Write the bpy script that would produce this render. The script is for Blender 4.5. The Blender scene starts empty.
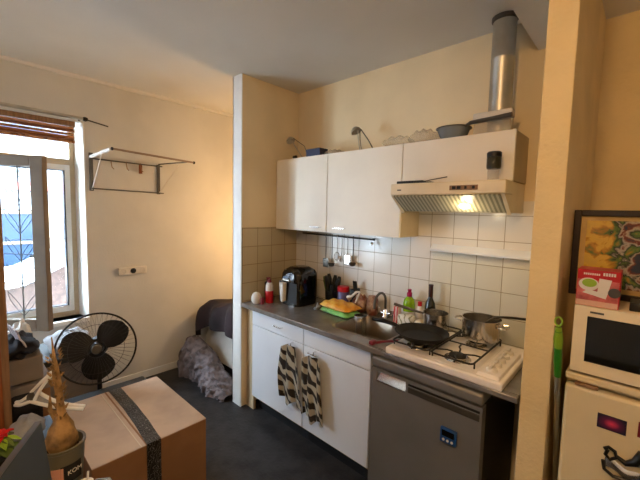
import bpy, math, random
from mathutils import Vector, Matrix
random.seed(7)
PI = math.pi
SC = bpy.context.scene
COL = SC.collection
ORG = {}

# ---------------------------------------------------------------- materials
def lin(c):
    def f(v):
        v /= 255.0
        return v/12.92 if v <= .04045 else ((v+.055)/1.055)**2.4
    return (f(c[0]), f(c[1]), f(c[2]), 1)

def nt(name):
    m = bpy.data.materials.new(name); m.use_nodes = True
    t = m.node_tree
    return m, t, t.nodes['Principled BSDF']

def mat(name, col, rough=.6, metal=0, var=.06, scale=8, bump=0, bscale=60, trans=0, alpha=1, emit=None, estr=0, coat=0, col2=None, stretch=None, ior=1.45):
    m, t, b = nt(name)
    N, L = t.nodes, t.links
    tc = N.new('ShaderNodeTexCoord')
    mp = N.new('ShaderNodeMapping'); L.new(tc.outputs['Object'], mp.inputs['Vector'])
    if stretch: mp.inputs['Scale'].default_value = stretch
    nz = N.new('ShaderNodeTexNoise'); nz.inputs['Scale'].default_value = scale; nz.inputs['Detail'].default_value = 4
    L.new(mp.outputs['Vector'], nz.inputs['Vector'])
    mx = N.new('ShaderNodeMix'); mx.data_type = 'RGBA'
    a = lin(col)
    c2 = lin(col2) if col2 else tuple(max(0, v*(1-var*3)) for v in a[:3])+(1,)
    mx.inputs[6].default_value = c2; mx.inputs[7].default_value = a
    r = N.new('ShaderNodeMapRange'); r.inputs[1].default_value = .35; r.inputs[2].default_value = .6
    L.new(nz.outputs['Fac'], r.inputs[0]); L.new(r.outputs[0], mx.inputs[0])
    L.new(mx.outputs[2], b.inputs['Base Color'])
    b.inputs['Roughness'].default_value = rough; b.inputs['Metallic'].default_value = metal
    b.inputs['Transmission Weight'].default_value = trans; b.inputs['Alpha'].default_value = alpha
    b.inputs['Coat Weight'].default_value = coat; b.inputs['IOR'].default_value = ior
    if emit:
        b.inputs['Emission Color'].default_value = lin(emit); b.inputs['Emission Strength'].default_value = estr
    if bump:
        n2 = N.new('ShaderNodeTexNoise'); n2.inputs['Scale'].default_value = bscale; n2.inputs['Detail'].default_value = 6
        L.new(mp.outputs['Vector'], n2.inputs['Vector'])
        bp = N.new('ShaderNodeBump'); bp.inputs['Strength'].default_value = bump; bp.inputs['Distance'].default_value = .01
        L.new(n2.outputs['Fac'], bp.inputs['Height']); L.new(bp.outputs['Normal'], b.inputs['Normal'])
    return m

def stripes(name, cols, freq, axis=(1, 0, 0), rough=.9, distort=1.5, pos=(.0, .45, .55)):
    m, t, b = nt(name); N, L = t.nodes, t.links
    tc = N.new('ShaderNodeTexCoord'); mp = N.new('ShaderNodeMapping'); L.new(tc.outputs['Object'], mp.inputs['Vector'])
    mp.inputs['Rotation'].default_value = axis
    w = N.new('ShaderNodeTexWave'); w.inputs['Scale'].default_value = freq; w.inputs['Distortion'].default_value = distort
    w.inputs['Detail Scale'].default_value = 2
    L.new(mp.outputs['Vector'], w.inputs['Vector'])
    cr = N.new('ShaderNodeValToRGB'); L.new(w.outputs['Fac'], cr.inputs['Fac'])
    cr.color_ramp.elements[0].position = pos[0]; cr.color_ramp.elements[0].color = lin(cols[0])
    cr.color_ramp.elements[1].position = pos[1]; cr.color_ramp.elements[1].color = lin(cols[0])
    e = cr.color_ramp.elements.new(pos[2]); e.color = lin(cols[1])
    L.new(cr.outputs['Color'], b.inputs['Base Color']); b.inputs['Roughness'].default_value = rough
    return m

def tile_mat(name, axes, off, col=(226, 221, 212), grout=(160, 146, 122)):
    m, t, b = nt(name); N, L = t.nodes, t.links
    g = N.new('ShaderNodeNewGeometry'); s = N.new('ShaderNodeSeparateXYZ'); L.new(g.outputs['Position'], s.inputs[0])
    cmb = N.new('ShaderNodeCombineXYZ')
    for k in (0, 1):
        a = N.new('ShaderNodeMath'); a.operation = 'ADD'; a.inputs[1].default_value = off[k]
        L.new(s.outputs[axes[k]], a.inputs[0]); L.new(a.outputs[0], cmb.inputs[k])
    br = N.new('ShaderNodeTexBrick'); br.offset = 0; br.squash = 1
    for k, v in (('Scale', 1), ('Mortar Size', .0022), ('Brick Width', .15), ('Row Height', .15), ('Mortar Smooth', .3), ('Bias', 0)):
        br.inputs[k].default_value = v
    br.inputs['Color1'].default_value = lin(col); br.inputs['Color2'].default_value = lin(tuple(v-8 for v in col)); br.inputs['Mortar'].default_value = lin(grout)
    L.new(cmb.outputs[0], br.inputs['Vector']); L.new(br.outputs['Color'], b.inputs['Base Color'])
    bp = N.new('ShaderNodeBump'); bp.invert = True; bp.inputs['Strength'].default_value = .5; bp.inputs['Distance'].default_value = .002
    L.new(br.outputs['Fac'], bp.inputs['Height']); L.new(bp.outputs[0], b.inputs['Normal'])
    b.inputs['Roughness'].default_value = .22
    return m

WALLC = (230, 210, 172)
MT = dict(
    wall=mat('wall_paint', WALLC, .85, var=.03, scale=2.5, bump=.12, bscale=90),
    wallL=mat('wall_paint_grey', (214, 212, 206), .85, var=.035, scale=2, bump=.15, bscale=70),
    ceil=mat('ceiling_paint', (226, 223, 216), .9, var=.02, scale=1.5, bump=.08, bscale=60),
    wallW=mat('wall_paint_lamplit', (228, 204, 154), .85, var=.04, scale=3, bump=.35, bscale=55),  # wing and niche walls: golden glow of the warm lamp mixed into the colour
    blackm=mat('matt_black_plastic', (14, 14, 15), .6),
    white=mat('white_paint', (232, 234, 232), .5, var=.02),
    floor=mat('slate_vinyl', (48, 47, 48), .5, var=.1, scale=9, bump=.25, bscale=40, col2=(30, 30, 32)),
    cabw=mat('cabinet_white', (224, 229, 236), .4, var=.01, scale=3),
    cabcream=mat('cabinet_cream', (238, 230, 214), .45, var=.02, scale=3),
    carc=mat('cabinet_side', (196, 180, 148), .6, var=.03),
    kick=mat('plinth_black', (26, 27, 30), .5),
    steeltop=mat('worktop_dark_steel', (146, 142, 138), .26, .45, var=.08, scale=14, bump=.06, bscale=30),
    steel=mat('brushed_steel', (226, 220, 210), .2, 1, var=.05, scale=20, stretch=(6, 6, .3)),
    steeld=mat('galvanised_steel', (196, 192, 180), .4, .85, var=.07, scale=6, bump=.1, bscale=12),
    chrome=mat('chrome', (235, 235, 235), .2, 1, var=.01),
    black=mat('black_plastic', (18, 18, 20), .35, var=.05),
    blackg=mat('black_gloss', (12, 12, 14), .12, coat=.5),
    iron=mat('cast_iron', (30, 28, 28), .6, bump=.1),
    hob=mat('hob_enamel', (242, 235, 228), .25, var=.03),
    cream=mat('cream_plastic', (232, 218, 188), .45, var=.03),
    fridge=mat('fridge_cream', (220, 204, 166), .4, var=.03, scale=3),
    fsteel=mat('fridge_grey', (136, 133, 129), .42, .45, var=.04, scale=3),
    fdark=mat('fridge_side_dark', (44, 38, 32), .6),
    wood=mat('orange_wood', (150, 84, 42), .5, var=.15, scale=10, stretch=(6, 6, .6)),
    woodp=mat('pale_wood', (150, 116, 84), .5, var=.12, scale=10, stretch=(6, 6, .6)),
    bamboo=stripes('bamboo_slats', ((120, 72, 34), (186, 132, 84)), 22, (PI/2, 0, 0), .7, .6),
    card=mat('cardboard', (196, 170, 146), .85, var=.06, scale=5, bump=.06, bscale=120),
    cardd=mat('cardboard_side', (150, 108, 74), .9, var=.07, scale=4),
    tape=stripes('printed_tape', ((22, 22, 24), (130, 130, 130)), 26, (.3, 0, .9), .35, 12, (0, .9, .97)),
    ctape=mat('clear_tape', (214, 196, 170), .15, var=.02),
    duvet=mat('duvet_plum', (46, 32, 36), .85, var=.2, scale=5, bump=.6, bscale=9),
    sheet=mat('mattress_white', (206, 204, 198), .9, var=.04, bump=.4, bscale=8),
    blanket=mat('blanket_grey', (128, 120, 124), .95, var=.14, scale=22, bump=1, bscale=34),
    glass=mat('window_glass', (235, 245, 245), .02, trans=1, ior=1.05, var=0),
    frame_w=mat('window_white', (236, 236, 232), .4, var=.02),
    frame_b=mat('window_beige', (198, 182, 152), .45, var=.03),
    frame_g=mat('sash_taupe', (120, 104, 86), .5, var=.05),
    lead=mat('lead_came', (120, 126, 130), .5, .2),
    mesh=mat('fan_wire', (60, 60, 62), .4, .3),
    red=mat('red_plastic', (186, 22, 34), .35, var=.05),
    redd=mat('dark_red_plastic', (120, 20, 34), .4),
    green=mat('green_plastic', (44, 130, 34), .4, var=.04),
    lime=mat('lime_plastic', (142, 180, 50), .4, var=.04),
    pink=mat('magenta_cap', (160, 22, 72), .35),
    soap=mat('soap_green', (150, 200, 30), .15, trans=.3, var=.03),
    bottle=mat('dark_green_glass', (14, 26, 20), .08, coat=.6),
    wine=mat('wine_foil', (50, 18, 20), .4),
    label=mat('paper_label', (222, 216, 206), .7),
    blue=mat('blue_box', (28, 38, 74), .5, var=.15),
    bluet=mat('blue_timer', (24, 70, 130), .35),
    clear=mat('clear_plastic', (232, 224, 204), .25, alpha=.3, var=.05, bump=.9, bscale=30),
    clearg=mat('splash_glass', (214, 222, 206), .08, trans=.75, var=.0, ior=1.1),
    smoke=mat('smoked_plastic', (70, 72, 62), .12, trans=.35),
    pot=mat('olive_glazed_pot', (104, 100, 84), .4, var=.08),
    soil=mat('soil', (28, 22, 18), .95, bump=.8),
    caudex=mat('brown_caudex', (164, 130, 84), .8, var=.2, scale=26, bump=.7, bscale=40),
    leafg=mat('leaf_green', (92, 116, 48), .6, var=.1),
    petal=mat('petal_red', (200, 24, 30), .5, var=.1),
    greyfab=mat('grey_fabric', (150, 152, 156), .8, var=.12, bump=.5, bscale=18),
    dgrey=mat('dark_grey_shell', (50, 54, 54), .5, var=.05),
    blackfab=mat('black_fabric', (22, 20, 28), .9, var=.15, bump=.6, bscale=20),
    shoebox=mat('grey_box_card', (140, 130, 122), .8, var=.04),
    whitebag=mat('white_bag', (228, 230, 232), .5, var=.04, bump=.6, bscale=12),
    towel=stripes('striped_towel', ((176, 168, 150), (44, 40, 36)), 5.5, (0, .75, .2), .95, 3.5, (0, .38, .58)),
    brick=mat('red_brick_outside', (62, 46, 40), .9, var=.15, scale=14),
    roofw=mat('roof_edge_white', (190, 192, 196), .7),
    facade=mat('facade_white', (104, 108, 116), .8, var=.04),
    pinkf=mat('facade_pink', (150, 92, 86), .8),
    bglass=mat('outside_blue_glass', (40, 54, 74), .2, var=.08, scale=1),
    packy=mat('packet_orange', (224, 150, 40), .35, var=.2, scale=12, bump=.5, col2=(240, 196, 90)),
    packg=mat('packet_green', (130, 200, 110), .35, var=.15, bump=.5),
    bread=mat('packet_brown', (122, 62, 44), .4, var=.3, scale=20, bump=.6, col2=(200, 170, 140)),
    jarb=mat('jar_violet', (96, 96, 150), .3),
    leafd=mat('dark_tools', (28, 30, 26), .5, var=.2),
    filt=stripes('filter_slats', ((120, 118, 100), (176, 172, 150)), 14, (0, 0, 0), .3, 0),
    lampg=mat('lamp_lens', (255, 220, 150), .3, emit=(255, 205, 120), estr=9),
    bulb=mat('lamp_globe', (255, 236, 200), .4, emit=(255, 205, 140), estr=6),
    greymetal=mat('grey_metal', (96, 92, 86), .35, .7),
    darkwood=mat('dark_frame', (34, 20, 14), .4),
    cork=mat('passepartout', (188, 158, 100), .8),
    ironp=mat('pan_black', (12, 12, 13), .65, bump=.05),
    pinkclay=mat('pink_print', (206, 150, 130), .7),
    bar=mat('rack_bar', (150, 128, 112), .45, .3),
    sinkm=mat('sink_steel', (150, 138, 122), .3, .85),
    socket=mat('socket_white', (222, 216, 206), .4),
)

def art_mat():
    m, t, b = nt('floral_print'); N, L = t.nodes, t.links
    tc = N.new('ShaderNodeTexCoord'); nz = N.new('ShaderNodeTexNoise'); nz.inputs['Scale'].default_value = 17; nz.inputs['Detail'].default_value = 4
    nz.inputs['Distortion'].default_value = .4
    L.new(tc.outputs['Object'], nz.inputs['Vector'])
    sx = N.new('ShaderNodeSeparateXYZ'); L.new(tc.outputs['Object'], sx.inputs[0])
    ad = N.new('ShaderNodeMath'); ad.operation = 'MULTIPLY_ADD'; ad.inputs[1].default_value = 1.7; ad.inputs[2].default_value = .27
    L.new(sx.outputs[0], ad.inputs[0])
    a2 = N.new('ShaderNodeMath'); a2.operation = 'ADD'; L.new(nz.outputs['Fac'], a2.inputs[0]); L.new(ad.outputs[0], a2.inputs[1])
    cr = N.new('ShaderNodeValToRGB'); L.new(a2.outputs[0], cr.inputs['Fac'])
    E = cr.color_ramp.elements
    E[0].position = .3; E[0].color = lin((190, 160, 80)); E[1].position = .8; E[1].color = lin((40, 46, 60))
    for p, c in ((.46, (206, 170, 70)), (.52, (168, 120, 44)), (.58, (84, 110, 50)), (.64, (26, 34, 24)), (.7, (170, 160, 140)), (.75, (110, 50, 30))):
        e = E.new(p); e.color = lin(c)
    L.new(cr.outputs[0], b.inputs['Base Color']); b.inputs['Roughness'].default_value = .25
    return m
MT['art'] = art_mat()

def galaxy():
    m, t, b = nt('galaxy_print'); N, L = t.nodes, t.links
    tc = N.new('ShaderNodeTexCoord'); g = N.new('ShaderNodeTexGradient'); g.gradient_type = 'SPHERICAL'
    mp = N.new('ShaderNodeMapping'); mp.inputs['Scale'].default_value = (24, 1, 34); mp.inputs['Location'].default_value = (0, 0, -.9)
    L.new(tc.outputs['Object'], mp.inputs[0]); L.new(mp.outputs[0], g.inputs[0])
    cr = N.new('ShaderNodeValToRGB'); L.new(g.outputs['Fac'], cr.inputs[0])
    cr.color_ramp.elements[0].color = lin((20, 12, 40)); cr.color_ramp.elements[1].color = lin((230, 60, 90))
    e = cr.color_ramp.elements.new(.45); e.color = lin((90, 16, 60))
    L.new(cr.outputs[0], b.inputs['Base Color'])
    return m
MT['galaxy'] = galaxy()

def thin_glass(name, tint, refl=.07):
    m, t, b = nt(name); N, L = t.nodes, t.links
    tr = N.new('ShaderNodeBsdfTransparent'); tr.inputs[0].default_value = lin(tint)
    gl = N.new('ShaderNodeBsdfGlossy'); gl.inputs['Roughness'].default_value = .03
    fr = N.new('ShaderNodeLayerWeight'); fr.inputs['Blend'].default_value = refl
    mx = N.new('ShaderNodeMixShader'); L.new(fr.outputs['Fresnel'], mx.inputs[0]); L.new(tr.outputs[0], mx.inputs[1]); L.new(gl.outputs[0], mx.inputs[2])
    L.new(mx.outputs[0], N['Material Output'].inputs[0])
    return m
MT['glass'] = thin_glass('window_glass', (250, 252, 252), .05)
MT['clearg'] = thin_glass('splash_glass', (253, 254, 252), .03)

# ---------------------------------------------------------------- mesh builder
class MB:
    def __init__(s): s.v = []; s.f = []
    def add(s, vs, fs):
        n = len(s.v); s.v += [Vector(p) for p in vs]; s.f += [tuple(i+n for i in f) for f in fs]; return s
    def box(s, x0, x1, y0, y1, z0, z1, rz=0, pivot=None):
        vs = [Vector((x, y, z)) for z in (z0, z1) for y in (y0, y1) for x in (x0, x1)]
        if rz:
            p = Vector(pivot) if pivot else Vector(((x0+x1)/2, (y0+y1)/2, 0)); R = Matrix.Rotation(rz, 3, 'Z')
            vs = [R @ (v-p)+p for v in vs]
        return s.add(vs, [(0, 2, 3, 1), (4, 5, 7, 6), (0, 1, 5, 4), (2, 6, 7, 3), (0, 4, 6, 2), (1, 3, 7, 5)])
    def prism(s, poly, a, b):            # poly of 3D points at one end, offset vector b-a
        n = len(poly); d = Vector(b)-Vector(a)
        vs = [Vector(p) for p in poly]+[Vector(p)+d for p in poly]
        return s.add(vs, [tuple(range(n))[::-1], tuple(range(n, 2*n))]+[(i, (i+1) % n, n+(i+1) % n, n+i) for i in range(n)])
    def rings(s, rr, cap=True, closed=True):
        n = len(rr[0]); vs = [p for r in rr for p in r]; fs = []
        for k in range(len(rr)-1):
            for i in range(n if closed else n-1):
                j = (i+1) % n
                fs.append((k*n+i, k*n+j, (k+1)*n+j, (k+1)*n+i))
        if cap: fs += [tuple(range(n))[::-1], tuple((len(rr)-1)*n+i for i in range(n))]
        return s.add(vs, fs)
    def lathe(s, c, prof, n=32, M=None, cap=True):
        c = Vector(c); rr = []
        for r, z in prof:
            ring = [Vector((r*math.cos(2*PI*i/n), r*math.sin(2*PI*i/n), z)) for i in range(n)]
            rr.append([(M @ p if M else p)+c for p in ring])
        return s.rings(rr, cap)
    def tube(s, pts, r, n=8, cap=True, closed=False):
        pts = [Vector(p) for p in pts]; rr = []; prev = None; m = len(pts)
        for i, p in enumerate(pts):
            if closed: d = pts[(i+1) % m]-pts[i-1]
            else: d = pts[min(i+1, m-1)]-pts[max(i-1, 0)]
            d.normalize()
            if prev is None:
                u = d.orthogonal().normalized()
            else:
                u = (prev-d*prev.dot(d))
                u = u.normalized() if u.length > 1e-6 else d.orthogonal().normalized()
            prev = u; w = d.cross(u)
            ri = r[i] if isinstance(r, (list, tuple)) else r
            rr.append([p+(u*math.cos(2*PI*k/n)+w*math.sin(2*PI*k/n))*ri for k in range(n)])
        if closed:
            rr.append(rr[0]); cap = False
        return s.rings(rr, cap)
    def grid(s, fn, nu, nv, th=0):       # fn(u,v)->point ; closed sheet with thickness along averaged normal
        P = [[Vector(fn(i/nu, j/nv)) for i in range(nu+1)] for j in range(nv+1)]
        def vid(i, j): return j*(nu+1)+i
        vs = [p for r in P for p in r]
        fs = [(vid(i, j), vid(i+1, j), vid(i+1, j+1), vid(i, j+1)) for j in range(nv) for i in range(nu)]
        if not th: return s.add(vs, fs)
        nrm = []
        for j in range(nv+1):
            for i in range(nu+1):
                a = P[j][min(i+1, nu)]-P[j][max(i-1, 0)]; b = P[min(j+1, nv)][i]-P[max(j-1, 0)][i]
                q = a.cross(b); nrm.append(q.normalized() if q.length > 1e-9 else Vector((0, 0, 1)))
        k = len(vs); vs2 = [p-nn*th for p, nn in zip(vs, nrm)]
        fs2 = [tuple(q+k for q in f)[::-1] for f in fs]
        ed = [vid(i, 0) for i in range(nu+1)]+[vid(nu, j) for j in range(1, nv+1)]+[vid(i, nv) for i in range(nu-1, -1, -1)]+[vid(0, j) for j in range(nv-1, 0, -1)]
        side = [(ed[q], ed[q-1], ed[q-1]+k, ed[q]+k) for q in range(len(ed))]
        return s.add(vs+vs2, fs+fs2+side)
    def xf(s, M):
        s.v = [M @ p for p in s.v]; return s
    def build(s, name, m, parent=None, bevel=0, org=None, sharp=40, seg=2):
        if parent is not None: o0 = ORG[parent.name]
        if org is None:
            xs = [p.x for p in s.v]; ys = [p.y for p in s.v]; zs = [p.z for p in s.v]
            org = Vector(((min(xs)+max(xs))/2, (min(ys)+max(ys))/2, min(zs)))
        org = Vector(org)
        me = bpy.data.meshes.new(name)
        me.from_pydata([tuple(p-org) for p in s.v], [], s.f); me.validate()
        import bmesh
        bm = bmesh.new(); bm.from_mesh(me); bmesh.ops.recalc_face_normals(bm, faces=bm.faces); bm.to_mesh(me); bm.free()
        me.materials.append(MT[m] if isinstance(m, str) else m)
        o = bpy.data.objects.new(name, me); COL.objects.link(o)
        for p in me.polygons: p.use_smooth = True
        me.set_sharp_from_angle(angle=math.radians(sharp))
        if bevel:
            b = o.modifiers.new('bevel', 'BEVEL'); b.width = bevel; b.segments = seg; b.limit_method = 'ANGLE'; b.angle_limit = math.radians(40)
        ORG[o.name] = org
        if parent is not None:
            o.parent = parent; o.location = org-o0
        else: o.location = org
        return o

def box(*a, **k): return MB().box(*a, **k)
def thing(name, label, cat, loc, group=None):
    o = bpy.data.objects.new(name, None); COL.objects.link(o); o.location = loc; o.empty_display_size = .05
    ORG[o.name] = Vector(loc); o['label'] = label; o['category'] = cat
    if group: o['group'] = group
    return o
def tag(o, label, cat, group=None):
    o['label'] = label; o['category'] = cat
    if group: o['group'] = group
    return o
def struct(o): o['kind'] = 'structure'; return o
def arc(c, r, a0, a1, n, u, w):
    c = Vector(c); u = Vector(u); w = Vector(w)
    return [c+u*(r*math.cos(a0+(a1-a0)*i/n))+w*(r*math.sin(a0+(a1-a0)*i/n)) for i in range(n+1)]

# ---------------------------------------------------------------- room shell
H = 2.72
XL, XR, YF, YB = -1.09, 3.5, -4.2, 1.7
struct(box(XL-.26, XR+.1, YF-.1, YB+.1, -.1, 0).build('floor', 'floor'))
struct(box(XL-.26, XR+.1, YF-.1, YB+.1, H, H+.1).build('ceiling', 'ceil'))
WY0, WY1, WZ0, WZ1 = -3.5, -1.43, .705, 2.36         # window opening, its unseen left part widened to let in more daylight
w = MB(); w.box(XL-.26, XL, WY1, YB, 0, H); w.box(XL-.26, XL, YF, WY0, 0, H); w.box(XL-.26, XL, WY0, WY1, 0, WZ0); w.box(XL-.26, XL, WY0, WY1, WZ1, H)
struct(w.build('wall_left', 'wallL'))
struct(box(0, 2.04, 0, .1, 0, H).build('wall_back', 'wall'))
struct(box(-.115, 0, -.604, YB, 0, H).build('wall_kitchen_left', 'wall', bevel=.004))
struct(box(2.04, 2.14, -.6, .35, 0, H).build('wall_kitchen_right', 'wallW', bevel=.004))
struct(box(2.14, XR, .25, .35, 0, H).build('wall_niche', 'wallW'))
struct(box(XL, -.115, YB, YB+.1, 0, H).build('wall_alcove', 'wall'))
struct(box(XR, XR+.1, YF, .35, 0, H).build('wall_right', 'white'))
struct(box(XL-.26, XR+.1, YF-.1, YF, 0, H).build('wall_rear', 'white'))
struct(box(XL, XL+.015, -1.42, YB, 0, .07).build('baseboard_left', 'white', bevel=.003))
struct(box(XL, XL+.015, YF, -1.42, 0, .07).build('baseboard_left', 'white', bevel=.003))
struct(box(1.885, 2.04, -3.9, 0, 2.55, H).build('trim_1', 'ceil'))       # boxed beam under the ceiling
struct(box(XL, XL+.03, YF, YB, H-.025, H).build('trim_2', 'ceil'))
struct(box(-.123, -.115, -.612, -.45, 0, H-.0).xf(Matrix()).build('trim_3', 'white'))   # white corner board
struct(box(-.123, .0, -.612, -.604, 0, H).build('trim_4', 'white'))
TB = tile_mat('tiles_back', (0, 2), (-.1316+.6, .6-.006)); TS = tile_mat('tiles_side_shaded', (1, 2), (.003+.9, .6-.006), (196, 180, 146), (132, 112, 78))  # side tiles are the back tiles with brown shade put into the colour
struct(box(.006, 2.04, -.006, 0, .86, 1.74).build('wall_back_tiles', TB))
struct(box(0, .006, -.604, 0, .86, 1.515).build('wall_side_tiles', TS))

# ---------------------------------------------------------------- window
X0 = XL
FB, FF = X0-.20, X0-.12                                          # back and front of the fixed frame
f = MB()
f.prism([(X0+.004, WY1+.006, WZ0), (X0+.004, WY1-.004, WZ0), (FF, WY1-.045, WZ0), (FB-.05, WY1-.045, WZ0), (FB-.05, WY1+.006, WZ0)], (0, 0, 0), (0, 0, WZ1-WZ0))
f.prism([(X0+.004, WY0-.006, WZ0), (X0+.004, WY0+.004, WZ0), (FF, WY0+.045, WZ0), (FB-.05, WY0+.045, WZ0), (FB-.05, WY0-.006, WZ0)], (0, 0, 0), (0, 0, WZ1-WZ0))
f.box(FB-.05, X0+.004, WY0, WY1, WZ1-.012, WZ1+.006)
win = f.build('window_1', 'frame_w'); struct(win)
box(FB-.03, X0+.03, WY0-.0, WY1+.0, WZ0-.035, WZ0).build('window_sill', 'frame_w', win, bevel=.004)
fb = MB(); yb1 = WY1-.045; yb0 = yb1-.036; yw0 = WY0+.045
fb.box(FB, FF, yb0, yb1, WZ0, WZ1-.012); fb.box(FB, FF, yw0, yw0+.036, WZ0, WZ1-.012)
fb.box(FB, FF, yw0+.036, yb0, 2.0, 2.05); fb.box(FB, FF, yw0+.036, yb0, WZ0, WZ0+.045)
for yy in (-2.08, -2.78): fb.box(FB, FF, yy, yy+.06, WZ0+.045, 2.0)
fb.build('window_frame', 'frame_b', win, bevel=.004)
for a0, a1 in ((-2.02, yb0), (yw0+.036, -2.78)):
    sa = MB(); z0_, z1_ = WZ0+.045, 2.0
    sa.box(FB+.01, FF+.006, a0, a0+.036, z0_, z1_); sa.box(FB+.01, FF+.006, a1-.036, a1, z0_, z1_)
    sa.box(FB+.01, FF+.006, a0+.036, a1-.036, z0_, z0_+.05); sa.box(FB+.01, FF+.006, a0+.036, a1-.036, z1_-.045, z1_)
    cs = sa.build('closed_sash', 'frame_w', win, bevel=.003)
    sd = MB(); p0, p1, q0, q1 = a0+.036, a1-.036, z0_+.05, z1_-.045
    sd.box(FB+.02, FF, p0, p0+.009, q0, q1); sd.box(FB+.02, FF+.004, p1-.009, p1, q0, q1); sd.box(FB+.02, FF, p0, p1, q0, q0+.006); sd.box(FB+.02, FF, p0, p1, q1-.006, q1)
    sd.build('sash_gasket', 'black', cs)
    box(FB+.04, FB+.046, p0, p1, q0, q1).build('pane', 'glass', cs)
    MB().tube([(FB+.05, p0, 1.38), (FB+.05, p1, 1.38)], .003, 6).build('glazing_bar', 'lead', cs)
box(FB+.04, FB+.046, yw0+.036, yb0, 2.05, WZ1-.012).build('pane', 'glass', win)

# opened sash with leaded glass
hx, hy = X0+.035, -2.24
ex, ey = -.585, -1.768
dv = Vector((ex-hx, ey-hy, 0)); W_ = dv.length; d = dv.normalized(); nrm = Vector((-d.y, d.x, 0))
def sp(u, z, o=0): return Vector((hx, hy, 0))+d*u+nrm*o+Vector((0, 0, z))
def sbar(m, u0, u1, z0, z1, t=.022):
    m.prism([sp(u0, z0, -t), sp(u1, z0, -t), sp(u1, z1, -t), sp(u0, z1, -t)], (0, 0, 0), nrm*2*t)
sz0, sz1 = .788, 1.986
osh = MB(); sbar(osh, 0, .07, sz0, sz1); sbar(osh, W_-.085, W_, sz0, sz1); sbar(osh, .07, W_-.085, sz1-.07, sz1); sbar(osh, .07, W_-.085, sz0, sz0+.08)
so = osh.build('window_2', 'frame_g', bevel=.004); struct(so)
pg = MB(); sbar(pg, .07, W_-.085, sz0+.08, sz1-.07, .003); pg.build('pane', 'glass', so)
ld = MB(); u0, u1 = .07, W_-.085; z0, z1 = sz0+.08, sz1-.07
um = u1-.10
ld.tube([sp(um, z0, .006), sp(um, z1, .006)], .0045, 6)
for zz in (1.12, 1.32, 1.62): ld.tube([sp(u0, zz, .006), sp(u1, zz, .006)], .003, 5)
def clampu(u): return min(u1, max(u0, u))
for cx_ in (um, um-.22, um-.44):
    for k in range(6):
        zc = z0+.02+k*.19
        for sg in (-1, 1):
            for ph in (0, 1):
                pts_ = [(cx_+sg*(.10*math.sin(t*PI/20) if ph == 0 else .10*(1-math.cos(t*PI/20))), zc+.17*(t/10)) for t in range(11)]
                pts_ = [p for p in pts_ if u0 < p[0] < u1 and p[1] < z1]
                if len(pts_) > 2: ld.tube([sp(a, b, .006) for a, b in pts_], .0024, 5)
ld.build('leaded_pattern', 'lead', so)
hb = MB(); hb.tube([sp(W_-.045, 1.30, .022), sp(W_-.045, 1.30, .05), sp(W_-.16, 1.30, .05)], .009, 8); hb.build('sash_handle', 'greymetal', so)
hb = MB()
for k in range(2):
    pass

# ---------------------------------------------------------------- outside: house across the street
bx = -6.5
hs = thing('house', 'pale house front across the street seen through the window', 'house', (bx, -2.0, -3))
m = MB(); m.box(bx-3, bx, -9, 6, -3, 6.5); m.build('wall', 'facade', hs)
for i, y in enumerate((-8.2, -6.6, -5.0, -3.4, -1.8, -.2, 1.4, 3.0, 4.6)):
    for z in (-.2, 2.6):
        fr = MB(); zt = z+1.75
        fr.box(bx, bx+.06, y-.06, y+.0, z, zt); fr.box(bx, bx+.06, y+.9, y+.96, z, zt); fr.box(bx, bx+.06, y, y+.9, zt-.06, zt); fr.box(bx, bx+.1, y, y+.9, z-.02, z+.06); fr.box(bx, bx+.06, y, y+.9, z+1.1, z+1.15)
        w_ = fr.build('window', 'frame_g', hs); box(bx+.01, bx+.03, y, y+.9, z, zt).build('pane', 'bglass', w_)
m = MB(); m.box(bx, bx+.05, .98, 1.12, -3, 6.5); m.box(bx, bx+.05, -9, 6, 1.95, 2.1); m.build('painted_band', 'pinkf', hs)
lo = thing('outbuilding', 'low brick outbuilding with a white edged sloping roof below the window', 'outbuilding', (-4.3, -2.2, -3))
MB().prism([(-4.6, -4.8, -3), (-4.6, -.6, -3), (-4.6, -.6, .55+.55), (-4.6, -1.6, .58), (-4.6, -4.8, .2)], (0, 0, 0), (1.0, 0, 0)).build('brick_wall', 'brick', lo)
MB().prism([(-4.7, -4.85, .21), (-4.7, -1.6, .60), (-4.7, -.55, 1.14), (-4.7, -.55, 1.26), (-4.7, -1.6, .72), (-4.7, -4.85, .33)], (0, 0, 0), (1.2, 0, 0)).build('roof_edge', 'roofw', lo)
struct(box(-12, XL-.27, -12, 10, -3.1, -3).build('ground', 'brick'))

# ---------------------------------------------------------------- blind and curtain rod
bl = thing('bamboo_blind', 'brown bamboo blind bunched up at the top of the window', 'blind', (X0-.02, -2.05, 2.17))
def stack(yA, yB, z0, z1, k):
    m = MB(); n = k
    for i in range(n):
        z = z0+(z1-z0)*i/n
        off = .012*math.sin(i*2.3)
        m.box(X0-.045+off, X0-.012+off, yA+.004*math.sin(i), yB-.006*abs(math.sin(i*1.7)), z, z+(z1-z0)/n*.82)
    return m
stack(WY0+.04, WY1-.06, 2.175, 2.255, 4).build('slat_bundle', 'bamboo', bl)
stack(WY0+.04, WY1-.06, 2.262, 2.302, 2).build('hanging_slats', 'bamboo', bl)
box(X0-.05, X0-.01, WY0+.04, WY1-.055, 2.305, 2.347).build('headrail', 'woodp', bl)
rod = thing('curtain_rod', 'thin grey metal curtain rod above the window', 'curtain rod', (-1.0, -1.9, 2.36))
MB().tube([(-1.0, -3.6, 2.38), (-1.0, -1.44, 2.362)], .013, 10).build('rod', 'steeld', rod)
MB().tube([(-1.0, -1.44, 2.362), (-1.0, -1.27, 2.335)], .006, 8).build('thin_rod', 'greymetal', rod)
MB().lathe((-1.0, -1.435, 2.362), [(.004, -.018), (.018, -.012), (.021, 0), (.018, .012), (.004, .018)], 16).build('finial', 'black', rod)
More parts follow.
